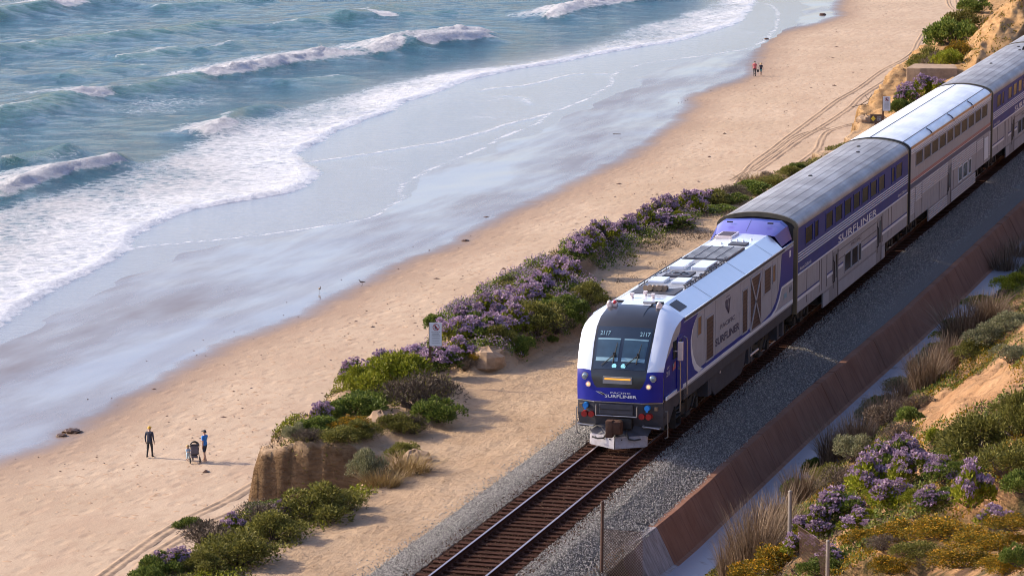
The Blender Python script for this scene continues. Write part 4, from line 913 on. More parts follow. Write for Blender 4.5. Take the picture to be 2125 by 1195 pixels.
def blue_car(name, loc, label, front_text_on=True):
    c = empty(name, loc, label=label, cat='rail car', group='blue and silver double-deck rail cars')
    rf = shell(c, M['roof_old'], M['stainless'], M['endpost'])
    for s in (1, -1): MB().b2(s*1.551, s*1.556, .16, CL-.16, 2.55, 4.31).build('blue_side_band', M['blue2'], c)
    for z in (3.03, 3.13, 3.23, 3.33): MB().b2(1.555, 1.585, .18, CL-.18, z-.017, z+.017).build('side_rib', M['white'], c)
    MB().b2(1.552, 1.575, .17, CL-.17, 2.50, 2.555).build('trim_strip', M['white'], c)
    X = 1.557
    for y0, y1 in [(1.55, 3.0), (3.45, 4.15)]+[(5.75+2.0*k, 7.2+2.0*k) for k in range(7)]+[(20.95, 21.65), (22.1, 23.65)]: cwin(c, y0, y1, 3.50, 4.12, M['blue2'], X)
    lowbody(c, 5.4, 19.6, M['stainless_dk'])
    MB().b2(1.55, 1.558, 8.7, 17.4, .46, .97).build('skirt_panel', M['silver'], c); MB().b2(1.55, 1.56, 5.45, 6.6, .46, .98).build('skirt_panel', M['silver'], c); MB().b2(1.55, 1.56, 18.75, 19.5, .46, .98).build('skirt_panel', M['silver'], c)
    for y0, y1 in ((.2, 4.6), (6.2, 7.4), (8.6, 9.7), (13.9, 17.5), (18.8, CL-.2)):
        MB().b2(1.55, 1.5575, y0, y1, 1.50, 1.62).build('white_stripe', M['white'], c); MB().b2(1.55, 1.5565, y0, y1, 1.62, 1.68).build('blue_pinstripe', M['blue2'], c)
    for y in (2.0, 4.55, 5.0, 6.1, 7.35, 18.9, 20.3, 21.1): seamline(c, y, 1.2, 2.45, .06)
    for z in (1.9, 2.25): MB().b2(1.55, 1.556, 8.6, 17.5, z-.012, z+.012).build('panel_line', M['seam'], c)
    door(c, 7.5); door(c, 17.6)
    for y0, y1 in ((10.0, 11.35), (11.6, 12.95), (13.2, 13.65)): cwin(c, y0, y1, 1.20, 1.90, M['stainless'], 1.555)
    side_text('SURFLINER', .30, 8.9, 12.95, 2.72, 1.5585, M['white'], c, .01)
    side_text('Amtrak California', .14, 2.3, 1.7, 2.70, 1.5585, M['white'], c, .008); side_text('Amtrak California', .14, 2.3, CL-1.6, 2.70, 1.5585, M['white'], c, .008)
    side_text('PACIFIC', .13, 2.3, 12.6, 2.13, 1.5585, M['seam'], c, .008)
    for y in np.arange(1.2, CL-.5, 3.05): # roof sheets lap over each other
        mb = MB(); arc = [(1.28, 4.67), (1.05, 4.755), (.75, 4.825), (.4, 4.875), (0, 4.895)]; arc = arc+[(-x, z) for x, z in arc[-2::-1]]
        mb.loft([[(x, y, z+.008) for x, z in arc], [(x, y+.05, z+.008) for x, z in arc]]); mb.build('roof_lap', M['roof_old'], rf)
    for x in (-1.0, -.62, -.25, .12, .5, .88, 1.15):
        z = float(np.interp(abs(x), [0, .4, .75, 1.05, 1.28], [4.895, 4.875, 4.825, 4.755, 4.67])); MB().b2(x-.012, x+.012, .3, CL-.3, z-.01, z+.008).build('roof_rib', M['roof_old'], rf)
    for x, y in ((-.2, 11.5), (-.15, 22.3), (.2, 20.2)): MB().ball((x, y, 4.89), (.10, .14, .05), 8, 5).build('roof_vent', M['dark'], rf)
    return c
car1 = blue_car('passenger_car', (0, 21.52, 0), 'blue and silver double-deck rail car directly behind the locomotive')
car2 = empty('passenger_car', (0, 47.42, 0), label='stainless double-deck rail car with bright white roof and red and blue stripes', cat='rail car')
rf2 = shell(car2, M['roof_new'], M['stainless'], M['rubber'], 4.30)
MB().b2(1.553, 1.575, .16, CL-.16, 4.38, 4.50).build('eave_band', M['eave_reflection'], car2)
for z in (4.17, 4.25, 4.33): MB().b2(1.55, 1.58, .17, CL-.17, z-.014, z+.014).build('side_rib', M['white'], car2)
for y0 in [1.55+2.28*k for k in range(10)]: cwin(car2, y0, y0+1.85, 3.47, 4.07, M['stainless'], 1.553)
for z0, z1, m in ((2.84, 2.885, 'stripe_red'), (2.92, 2.965, 'stripe_red'), (2.58, 2.80, 'stripe_blue'), (2.805, 2.838, 'white')): MB().b2(1.55, 1.556, .17, CL-.17, z0, z1).build('side_stripe', M[m], car2)
lowbody(car2, 5.4, 20.2, M['stainless_dk'])
def flutes(y0, y1, z0, z1, st=.105):
    for z in np.arange(z0, z1, st): MB().b2(1.55, 1.582, y0, y1, z, z+st*.45).build('side_flute', M['flute'], car2)
flutes(.3, 1.3, 1.4, 2.5); flutes(1.6, 3.2, 1.85, 2.5); flutes(3.5, 11.0, 1.98, 2.52); flutes(12.3, 20.2, 1.98, 2.52); flutes(20.5, 22.6, 1.98, 2.5); flutes(24.7, 25.2, 1.3, 2.5)
flutes(5.6, 11.0, .50, 1.02); flutes(12.3, 20.1, .50, 1.02)
for y in (1.5, 3.3, 8.6, 12.9, 20.35, 22.9): seamline(car2, y, 1.08, 2.5, .05)
for k in range(9): MB().b2(1.55, 1.556, 3.6+.8*k, 3.75+.8*k, 1.1, 1.9).build('panel_streak', M['silver'], car2)
door(car2, 11.1)
for y0, y1 in ((14.5, 15.6), (16.0, 17.4), (17.9, 18.6)): cwin(car2, y0, y1, 1.18, 1.86, M['white'], 1.555)
lv = MB().b2(1.55, 1.565, 23.2, 24.5, 1.22, 2.34).build('louvre_panel', M['white'], car2)
for k in range(10): MB().b2(1.56, 1.59, 23.25, 24.45, 1.27+.105*k, 1.32+.105*k).build('louvre_slat', M['white'], lv)
for x in (-.3, 1.18):
    z = float(np.interp(abs(x), [0, .4, .75, 1.05, 1.28], [4.895, 4.875, 4.825, 4.755, 4.67])); MB().b2(x-.015, x+.015, .2, CL-.2, z-.01, z+.018).build('roof_seam', M['grey'], rf2)
for y in (6.2, 12.6, 18.9):
    MB().path([(1.25, y, 4.70), (1.45, y, 4.59), (1.55, y, 4.48), (1.575, y, 4.36)], .03).build('roof_strap', M['grey'], rf2)
car3 = copy_tree(car1); car3.location = (0, 73.32, 0); car3['label'] = 'blue and silver double-deck rail car beyond the white-roofed car'
for o in car3.children:
    if o.name.startswith('roof') and o.type == 'MESH': rf3 = o
for x, y in ((.35, 20.6), (.55, 20.9), (.75, 21.2), (.95, 21.5), (.62, 20.2), (1.1, 21.9)):
    MB().prism([(-.09, 0), (.09, 0), (.02, .22)], 'y', -.05, .05).build('roof_fin', M['dark'], rf3, loc=(x, y, float(np.interp(abs(x), [0, .4, .75, 1.05, 1.28], [4.895, 4.875, 4.825, 4.755, 4.67]))))
car4 = copy_tree(car1); car4.location = (0, 99.22, 0); car4['label'] = 'farthest blue and silver rail car, only its roof end showing at the right edge'

# ================================================================== PLANTS
def ground(px, py, zf, t0=60, t1=330):
    """first point where the line of sight through a pixel meets the terrain zf"""
    d = _f + _r*(px-1062.5)/FPX - _u*(py-597.5)/FPX
    t = np.arange(t0, t1, .08); P = CAM[None]+d[None]*t[:, None]
    df = P[:, 2]-zf(P[:, 0], P[:, 1]); k = np.argmax(df < 0)
    if not (df < 0).any(): k = len(t)-1
    p = P[k]; return Vector((p[0], p[1], float(zf(np.array([p[0]]), np.array([p[1]]))[0])))
def leaf_quads(P, D, L, W, r):
    """diamond leaves at P, pointing along D"""
    n = len(P); D = D/np.linalg.norm(D, axis=1)[:, None]
    s = np.cross(D, r.normal(size=(n, 3))); s /= np.linalg.norm(s, axis=1)[:, None]+1e-9
    up = np.cross(s, D)
    l = (L*r.uniform(.6, 1.3, n))[:, None]; w = (W*r.uniform(.7, 1.2, n))[:, None]
    V = np.stack([P, P+D*l*.45+s*w+up*l*.06, P+D*l, P+D*l*.45-s*w+up*l*.06], 1).reshape(-1, 3)
    return V, np.arange(4*n).reshape(n, 4)
def lumps(r, n, flat=1.0):
    out = []
    for k in range(n):
        a = r.uniform(0, 2*math.pi); q = math.sqrt(r.uniform(0, 1))*.74
        z = (1-q*q)*r.uniform(.30, .72)
        out.append((q*math.cos(a)*r.uniform(.8, 1.15), q*math.sin(a), z, r.uniform(.20, .36)))
    return np.array(out)
def foliage(seed, n, L, W, nl=16, droop=0, mats=None, up=.35):
    r = np.random.default_rng(seed); lu = lumps(r, nl)
    pk = r.choice(nl, n, p=lu[:, 3]**2/np.sum(lu[:, 3]**2))
    d = r.normal(size=(n, 3)); d /= np.linalg.norm(d, axis=1)[:, None]; d[:, 2] = np.where(d[:, 2] < -.35, -d[:, 2], d[:, 2])
    rad = lu[pk, 3]*(r.uniform(.35, 1.12, n)**.55)
    P = lu[pk, :3]+d*rad[:, None]; P[:, 2] = np.abs(P[:, 2])*1.0
    D = d+r.normal(size=(n, 3))*.55; D[:, 2] += up
    V, F = leaf_quads(P, D, L, W, r); return lu, np_mesh('foliage', V, F, mats)
def stems(seed, lu, mat, k=2, rr=.012):
    r = np.random.default_rng(seed); mb = MB()
    for x, y, z, s in lu:
        for _ in range(k):
            a = (x*.15+r.normal()*.04, y*.15+r.normal()*.04, 0); b = (x*.6+r.normal()*.08, y*.6+r.normal()*.08, z*.6); c = (x+r.normal()*s*.5, y+r.normal()*s*.5, z+s*r.uniform(.1, .9))
            mb.tube(a, b, rr*1.5, rr, 4, 0, False); mb.tube(b, c, rr, rr*.4, 4, 0, False)
    me = bpy.data.meshes.new('branches'); me.from_pydata(mb.v, [], mb.f); me.materials.append(mat); return me
def flowers(seed, lu, n, size, mat, lift=.12, petals=16):
    r = np.random.default_rng(seed); V = []; F = []; k0 = 0; sm = MB()
    for _ in range(n):
        x, y, z, s = lu[r.integers(len(lu))]; d = r.normal(size=3); d[2] = abs(d[2])+.5; d /= np.linalg.norm(d)
        c = np.array([x, y, z])+d*s*r.uniform(.95, 1.2); c[2] += lift*r.uniform(.2, 1.3)
        q = r.normal(size=(petals, 3)); q[:, 2] = np.abs(q[:, 2])*.7; q /= np.linalg.norm(q, axis=1)[:, None]
        sz = size*r.uniform(.6, 1.35)
        v, f = leaf_quads(c+q*sz*.35*np.array([1.25, 1.25, .7]), q+r.normal(size=(petals, 3))*.5, sz*.55, sz*.26, r); V.append(v); F.append(f+k0); k0 += len(v)
    return np_mesh('flower_heads', np.vstack(V), np.vstack(F), [mat])
def blades(seed, n, h, spread, w, mat, lean=.6, base=.25):
    r = np.random.default_rng(seed); a = r.uniform(0, 2*math.pi, n); q = np.sqrt(r.uniform(0, 1, n))
    bx, by = q*base*np.cos(a), q*base*np.sin(a); a2 = a+r.normal(0, .9, n); ln = lean*q*r.uniform(.5, 1.3, n)+r.uniform(0, .12, n); hh = h*r.uniform(.5, 1.1, n)
    V = []; dx, dy = np.cos(a2), np.sin(a2); sx, sy = -dy, dx; ww = w*r.uniform(.6, 1.3, n)
    for t in (0, .4, .75, 1.0):
        off = spread*ln*(t**1.7); z = hh*t*(1-.18*ln*t); k = ww*(1-t*.85)
        for s in (-1, 1): V.append(np.stack([bx+dx*off+s*sx*k, by+dy*off+s*sy*k, z], -1))
    V = np.stack(V, 1); b = 8*np.arange(n)[:, None]
    F = np.concatenate([b+np.array([[0, 1, 3, 2]]), b+np.array([[2, 3, 5, 4]]), b+np.array([[4, 5, 7, 6]])], 0)
    return np_mesh('blades', V.reshape(-1, 3), F, [mat])
LM = {
 'olive': leafy('olive_leaves', [(.055, .055, .014), (.110, .108, .022), (.165, .155, .034), (.23, .21, .055)]),
 'green': leafy('green_leaves', [(.038, .058, .012), (.080, .115, .020), (.130, .165, .030), (.20, .22, .05)]),
 'bright': leafy('yellow_green_leaves', [(.090, .105, .012), (.160, .180, .014), (.235, .250, .020), (.31, .30, .04)]),
 'pale': leafy('sage_leaves', [(.085, .090, .045), (.150, .155, .080), (.210, .205, .115), (.27, .25, .15)]),
 'dry': leafy('dry_brown_leaves', [(.045, .032, .024), (.085, .062, .046), (.135, .100, .074), (.19, .15, .11)], trans=.1),
 'yellow': leafy('yellow_orange_leaves', [(.070, .070, .012), (.140, .110, .014), (.230, .150, .014), (.33, .17, .012)]),
 'lav': leafy('purple_petals', [(.180, .110, .190), (.290, .190, .285), (.370, .260, .350), (.48, .37, .43)], trans=.25),
 'gold': leafy('golden_petals', [(.40, .20, .012), (.50, .30, .02), (.42, .16, .01)], trans=.2),
 'reed': leafy('dead_reed_stems', [(.070, .045, .028), (.135, .090, .058), (.200, .140, .092), (.30, .22, .15)], trans=.12),
 'grass': leafy('tan_grass', [(.20, .125, .045), (.30, .20, .08), (.38, .27, .12)], trans=.15),
 'wood': plain('woody_stems', (.085, .062, .048), .9, 0, .3, 8)}
PR = {}
def proto(kind, v):
    key = (kind, v)
    if key in PR: return PR[key]
    sd = sum(ord(c) for c in kind)*31+v*7; parts = []
    if kind in ('olive', 'green', 'bright', 'pale', 'yellow'):
        lu, me = foliage(sd, 4600, .085 if kind != 'green' else .10, .020 if kind != 'green' else .028, 18, mats=[LM[kind]]); parts = [('foliage', me), ('branches', stems(sd+1, lu, LM['wood'], 2))]
        if kind == 'yellow': parts.append(('flower_heads', flowers(sd+2, lu, 160, .07, LM['gold'], .04, 5)))
    elif kind == 'dry':
        lu, me = foliage(sd, 2600, .10, .010, 18, mats=[LM['dry']]); parts = [('foliage', me), ('branches', stems(sd+1, lu, LM['wood'], 7, .008))]
    elif kind == 'lavender':
        lu, me = foliage(sd, 2000, .14, .040, 14, mats=[LM['green'] if v % 2 else LM['bright']]); parts = [('foliage', me), ('branches', stems(sd+1, lu, LM['wood'], 3, .007)), ('flower_heads', flowers(sd+2, lu, 120, .15, LM['lav'], .16, 18))]
    elif kind == 'reed': parts = [('reed_stems', blades(sd, 620, 1.0, .85, .012, LM['reed'], 1.0, .5))]
    elif kind == 'grass': parts = [('grass_blades', blades(sd, 420, 1.0, 1.0, .018, LM['grass'], .9, .75))]
    PR[key] = parts; return parts
DESC = {'olive': ('olive_shrub', 'dense olive green shrub', 'shrub'), 'green': ('leafy_shrub', 'leafy mid green shrub', 'shrub'), 'bright': ('yellow_green_shrub', 'bright yellow-green shrub', 'shrub'),
        'pale': ('sage_shrub', 'pale sage green shrub', 'shrub'), 'dry': ('dry_shrub', 'twiggy grey-brown dry shrub', 'shrub'), 'yellow': ('golden_shrub', 'golden-flowered low shrub', 'shrub'),
        'lavender': ('sea_lavender', 'purple-flowered sea lavender clump', 'flowers'), 'reed': ('reed_clump', 'clump of dead brown reeds', 'reeds'), 'grass': ('dry_grass_tuft', 'tuft of tan dry grass', 'grass')}
cnt = {}
ORD = ['leftmost', 'second from left', 'third from left', 'fourth from left', 'fifth from left', 'sixth from left', 'seventh from left', 'eighth from left', 'ninth from left', 'tenth from left', 'eleventh from left', 'twelfth from left', 'thirteenth from left', 'fourteenth from left', 'fifteenth from left', 'sixteenth from left']
def plant(kind, px, py, w, h, zf, zone, place=''):
    nm, ds, cat = DESC[kind]; p = ground(px, py, zf); dep = (np.array(p)-CAM)@_f; m = dep/FPX
    r = w*m/2; hh = h*m*(1.02 if kind in ('reed', 'grass') else .90)
    i = cnt.get(kind, 0); cnt[kind] = i+1
    # centre stands a little behind the visible foot
    p = Vector((p.x-.24*r*.3, p.y+r*.45, 0)); p.z = float(zf(np.array([p.x]), np.array([p.y]))[0])-.06*hh
    if p.z < -3.5: p = ground(px, py, zf)
    o = empty(nm, p, random.uniform(0, 6.28), ds+(', '+place if place else '')+' '+zone, cat, ds+' '+zone)
    hs = hh/(1.02 if kind in ('reed', 'grass') else .98)
    if kind in ('reed', 'grass'): o.scale = (r*1.05, r*1.05, hs)
    else: o.scale = (r*1.02, r*1.02, hs)
    for n_, me in proto(kind, i % 3):
        c = link(n_, me, o)
        if n_ == 'flower_heads': c['kind'] = 'stuff'
    return o
ZA = 'along the bluff edge at lower left'; ZB = 'on the near sandstone promontory'; ZB2 = 'in the strip behind the big mound'
ZC = 'in the flowering bed behind the near white sign'; ZD = 'along the far bluff edge'; ZE = 'beside the far pair of signs'; ZF = 'below the far orange sandstone slope'
ZG = 'along the water of the drain'; ZH = 'on the inland hillside'; ZI = 'in the purple patch on the hillside'; ZJ = 'in the thicket at the right edge'; ZK = 'in the lower right corner'
PLANTS = [
 (ZA, bluff_z, [('green', 330, 1195, 110, 60), ('lavender', 352, 1190, 90, 55), ('olive', 480, 1180, 190, 95), ('dry', 430, 1130, 150, 70), ('green', 395, 1112, 90, 45), ('olive', 560, 1130, 150, 75), ('dry', 530, 1100, 150, 65), ('olive', 650, 1085, 200, 90), ('green', 560, 1070, 130, 40), ('lavender', 575, 1080, 60, 40), ('olive', 715, 1062, 90, 55), ('lavender', 480, 1105, 60, 40), ('green', 300, 1215, 80, 50), ('olive', 420, 1195, 120, 60)]),
 (ZB, bluff_z, [('pale', 612, 915, 60, 45), ('green', 660, 905, 110, 45), ('yellow', 725, 905, 120, 45), ('lavender', 668, 888, 70, 60), ('olive', 745, 918, 110, 45), ('bright', 795, 822, 210, 105), ('bright', 845, 812, 130, 95), ('dry', 872, 855, 190, 105), ('green', 760, 862, 150, 60), ('bright', 735, 815, 90, 60), ('green', 905, 885, 120, 65), ('olive', 830, 905, 110, 50), ('dry', 850, 905, 90, 50), ('pale', 755, 1000, 95, 85), ('grass', 840, 985, 120, 40), ('grass', 790, 1010, 100, 40), ('olive', 835, 955, 90, 40), ('olive', 905, 835, 90, 60), ('green', 690, 870, 90, 45), ('olive', 700, 930, 120, 45), ('dry', 640, 925, 90, 30)]),
 (ZB2, bluff_z, [('lavender', 740, 795, 90, 50), ('lavender', 790, 785, 100, 55), ('lavender', 840, 775, 110, 60), ('lavender', 900, 772, 110, 60), ('lavender', 950, 765, 90, 55), ('dry', 962, 775, 70, 40)]),
 (ZC, bluff_z, [('green', 903, 690, 60, 45), ('lavender', 945, 715, 100, 60), ('lavender', 970, 690, 90, 60), ('lavender', 1005, 668, 90, 55), ('lavender', 1045, 662, 90, 60), ('lavender', 1005, 712, 110, 60), ('lavender', 1060, 695, 110, 60), ('lavender', 1085, 640, 90, 55), ('lavender', 1110, 622, 90, 55), ('lavender', 1140, 600, 90, 55), ('lavender', 1165, 580, 80, 50), ('lavender', 1195, 552, 80, 50), ('lavender', 1220, 527, 80, 45), ('lavender', 1250, 505, 80, 45), ('bright', 960, 668, 60, 30), ('olive', 1110, 710, 150, 85), ('green', 1165, 660, 120, 60), ('olive', 1215, 645, 110, 55), ('green', 1185, 690, 70, 55), ('dry', 1150, 702, 90, 55), ('bright', 1050, 642, 70, 35), ('green', 1085, 742, 75, 52), ('green', 1145, 715, 30, 18), ('yellow', 990, 757, 40, 25), ('olive', 1080, 668, 110, 50), ('bright', 1130, 640, 70, 35), ('green', 1180, 575, 60, 30), ('bright', 935, 690, 60, 30), ('olive', 1030, 715, 90, 50)]),
 (ZD, bluff_z, [('lavender', 1300, 493, 70, 45), ('lavender', 1335, 480, 80, 50), ('lavender', 1372, 456, 80, 55), ('lavender', 1385, 480, 130, 42), ('lavender', 1420, 448, 90, 48), ('lavender', 1450, 434, 90, 42), ('green', 1350, 468, 70, 40), ('bright', 1410, 464, 60, 30), ('olive', 1480, 430, 110, 40), ('dry', 1520, 418, 100, 40), ('green', 1490, 443, 90, 22), ('green', 1550, 405, 110, 35), ('olive', 1600, 390, 90, 32), ('grass', 1570, 385, 90, 25), ('olive', 1640, 368, 70, 28), ('dry', 1590, 380, 70, 30), ('green', 1655, 352, 40, 18), ('green', 1520, 425, 90, 28)]),
 (ZE, bluff_z, [('lavender', 1880, 222, 60, 45), ('lavender', 1910, 205, 80, 45), ('lavender', 1935, 192, 60, 32), ('green', 1868, 236, 60, 35), ('bright', 1890, 240, 40, 22)]),
 (ZF, bluff_z, [('olive', 1925, 160, 110, 70), ('dry', 1945, 150, 100, 60), ('green', 1975, 100, 120, 80), ('olive', 1995, 62, 100, 60), ('green', 2022, 28, 80, 45), ('bright', 1968, 140, 80, 45), ('yellow', 1990, 118, 70, 40), ('olive', 1905, 145, 60, 35)]),
 (ZG, hill_z, [('reed', 1560, 1190, 150, 170), ('reed', 1612, 1125, 130, 130), ('reed', 1515, 1205, 90, 120), ('reed', 1735, 960, 130, 95), ('reed', 1782, 938, 120, 90), ('reed', 1830, 885, 100, 75), ('reed', 1920, 805, 120, 95), ('reed', 1970, 775, 110, 85), ('reed', 2000, 712, 160, 105), ('reed', 2052, 682, 110, 80), ('reed', 2085, 585, 100, 85), ('reed', 2120, 555, 90, 75), ('reed', 1660, 1050, 110, 90), ('reed', 1870, 850, 100, 75), ('reed', 1582, 1165, 130, 140)]),
 (ZH, hill_z, [('pale', 1770, 965, 110, 80), ('pale', 1800, 880, 90, 60), ('pale', 1930, 782, 110, 60), ('pale', 1890, 818, 120, 55), ('pale', 2060, 722, 130, 55), ('pale', 2100, 690, 110, 50), ('green', 1690, 985, 60, 45), ('green', 1655, 1035, 80, 55), ('green', 1832, 850, 80, 40), ('green', 1890, 878, 80, 40), ('bright', 2050, 650, 130, 40), ('bright', 2105, 605, 100, 45), ('bright', 1940, 928, 40, 42), ('bright', 2105, 480, 70, 45), ('dry', 1750, 1020, 120, 65), ('dry', 1845, 885, 120, 70), ('dry', 1960, 755, 120, 60), ('bright', 1985, 705, 120, 40), ('olive', 2020, 745, 110, 45), ('dry', 1870, 930, 110, 45), ('pale', 2100, 760, 110, 50), ('olive', 1720, 1000, 90, 45), ('green', 2000, 690, 100, 40), ('dry', 1905, 850, 90, 45), ('bright', 1955, 735, 100, 35)]),
 (ZI, hill_z, [('lavender', 1860, 985, 140, 80), ('lavender', 1800, 1030, 130, 80), ('lavender', 1900, 1012, 120, 75), ('lavender', 1742, 1088, 130, 75), ('lavender', 1690, 1122, 110, 65), ('lavender', 1850, 1062, 120, 65), ('lavender', 1960, 1015, 90, 55), ('lavender', 2015, 1055, 110, 95), ('lavender', 2062, 1098, 90, 55), ('lavender', 1935, 1065, 100, 55), ('lavender', 1782, 1110, 100, 45), ('lavender', 1660, 1150, 80, 50), ('bright', 1830, 1040, 90, 40), ('bright', 1900, 1050, 80, 35), ('green', 1760, 1060, 70, 35), ('green', 1960, 1045, 70, 35), ('bright', 1800, 1085, 70, 30)]),
 (ZJ, hill_z, [('olive', 2040, 945, 230, 110), ('olive', 2115, 915, 150, 110), ('olive', 2090, 1000, 170, 90), ('olive', 1985, 950, 110, 80), ('green', 2020, 1000, 110, 55), ('olive', 2100, 860, 100, 45), ('green', 2125, 1030, 100, 70), ('green', 1990, 960, 90, 50)]),
 (ZK, hill_z, [('yellow', 1605, 1195, 190, 80), ('yellow', 1555, 1212, 110, 60), ('yellow', 1870, 1122, 150, 50), ('yellow', 1960, 1118, 180, 50), ('yellow', 2050, 1145, 190, 55), ('yellow', 1990, 1182, 170, 50), ('yellow', 1785, 1132, 110, 45), ('yellow', 2100, 1105, 120, 45), ('green', 1700, 1190, 100, 50), ('green', 2112, 1190, 80, 60), ('olive', 1900, 1160, 130, 45), ('lavender', 1725, 1180, 70, 40), ('yellow', 1850, 1195, 120, 45), ('dry', 1830, 1150, 100, 40), ('yellow', 2090, 1190, 130, 50)])]
for zone, zf, items in PLANTS:
    for it in items:
        same = sorted(q[1]*10+q[2]*.01 for q in items if q[0] == it[0]); k = same.index(it[1]*10+it[2]*.01)
        plant(*it, zf, zone, '' if len(same) == 1 else 'rightmost' if k == len(same)-1 else ORD[k])
# ground cover that nobody could count
def cover(name, n, fx, fy, zf, mat, L, W, keep, label, k=9, h=.12):
    r = np.random.default_rng(len(name)*77); x = fx(r, n); y = fy(r, n); m = keep(x, y) > r.uniform(0, 1, n); x, y = x[m], y[m]; z = zf(x, y); m = z > -2.2 if zf is not hill_z else z > -9; x, y, z = x[m], y[m], z[m]
    n = len(x); c = np.repeat(np.stack([x, y, z], -1), k, 0); c[:, :2] += r.normal(0, .11, (n*k, 2)); c[:, 2] = zf(c[:, 0], c[:, 1])+r.uniform(-.02, h, n*k)
    c = c[np.abs(c[:, 2]-np.repeat(z, k)) < .5]
    D = r.normal(size=(len(c), 3)); D[:, 2] = np.abs(D[:, 2])+.3; V, F = leaf_quads(c, D, L, W, r)
    return add_mesh(name, np_mesh(name, V, F, [mat]), kind='stuff', label=label)
BARE = np.array([ground(x, y, hill_z)[:2] for x, y in [(1830, 915), (1900, 925), (1985, 890), (2020, 850), (2125, 810), (2125, 690), (2070, 745), (1960, 805), (1870, 860)]])
hill = add_mesh('hillside', grid_mesh('hillside', HX, HY, HZ, [M['hill']], {'scrub': sst(1.0, -.6, inside(HX, HY, BARE))}), kind='structure')
def hk(off, sc, seed):
    def f(x, y):
        b = sst(.6, -.4, inside(x, y, BARE))
        return sst(off, off+.14, fbm(x*sc, y*sc*.8, seed, 3))*b
    return f
hx = lambda r, n: wall_x(r.uniform(-22, 70, n))+1.9+13*r.uniform(0, 1, n); hy = lambda r, n: r.uniform(-32, 72, n)
cover('green_ground_cover', 22000, hx, hy, hill_z, LM['green'], .09, .028, hk(.46, .33, 301), 'low green plants matting the hillside')
cover('olive_ground_cover', 22000, hx, hy, hill_z, LM['olive'], .09, .024, hk(.44, .28, 311), 'low olive growth matting the hillside')
cover('dry_ground_litter', 16000, hx, hy, hill_z, LM['dry'], .14, .012, hk(.42, .5, 321), 'dry stalks and litter on the hillside')
cover('golden_ground_cover', 14000, hx, lambda r, n: r.uniform(-34, 4, n), hill_z, LM['yellow'], .08, .026, hk(.47, .4, 331), 'golden low flowers on the hillside')
def bk(x, y):
    e = np.interp(y, EDGE[:, 0], EDGE[:, 1]); return np.where(y < 12, sst(3.6, 1.6, x-e), sst(3.4, .4, x-e))*sst(np.where(y < 12, .30, .40), np.where(y < 12, .46, .58), fbm(x*.5, y*.4, 341, 3))
bx = lambda r, n: r.uniform(-13.5, -6.2, n); by = lambda r, n: r.uniform(-24, 92, n)
cover('bluff_ground_cover', 32000, bx, by, bluff_z, LM['olive'], .10, .026, bk, 'low olive growth along the bluff edge')
cover('near_edge_cover', 9000, bx, lambda r, n: r.uniform(-24, 12, n), bluff_z, LM['bright'], .10, .028, lambda x, y: bk(x, y)*sst(.46, .56, fbm(x*.6, y*.5, 371, 3)), 'low yellow-green leaves along the near bluff edge', 9, .22)
cover('bluff_dry_litter', 16000, bx, by, bluff_z, LM['dry'], .13, .012, lambda x, y: bk(x, y+30)*.8, 'dry stalks along the bluff edge')
def mk(x, y): return np.maximum(sst(-.3, .5, inside(x, y, PB)), np.exp(-((x-np.interp(y, EDGE[:, 0], EDGE[:, 1])-1.0)/.8)**2)*(y > 10)*(y < 66))*sst(.42, .55, fbm(x*.9, y*.7, 361, 3))
cover('lavender_mat', 9000, lambda r, n: r.uniform(-13, -7.5, n), lambda r, n: r.uniform(9, 66, n), lambda x, y: bluff_z(x, y)+.16, LM['lav'], .055, .026, mk, 'loose purple flowers running between the lavender clumps', 8, .30)
cover('leaf_mat', 14000, lambda r, n: r.uniform(-13, -7.5, n), lambda r, n: r.uniform(9, 66, n), bluff_z, LM['green'], .12, .034, mk, 'low leaves between the lavender clumps', 9, .28)
def fk(x, y): return sst(.50, .62, fbm(x*.4, y*.3, 351, 3))*.8
cover('far_slope_scrub', 900, lambda r, n: r.uniform(-9, -3.4, n), lambda r, n: r.uniform(95, 170, n), bluff_z, LM['yellow'], .16, .04, fk, 'thin yellow scrub on the far sandstone slope', 8, .25)

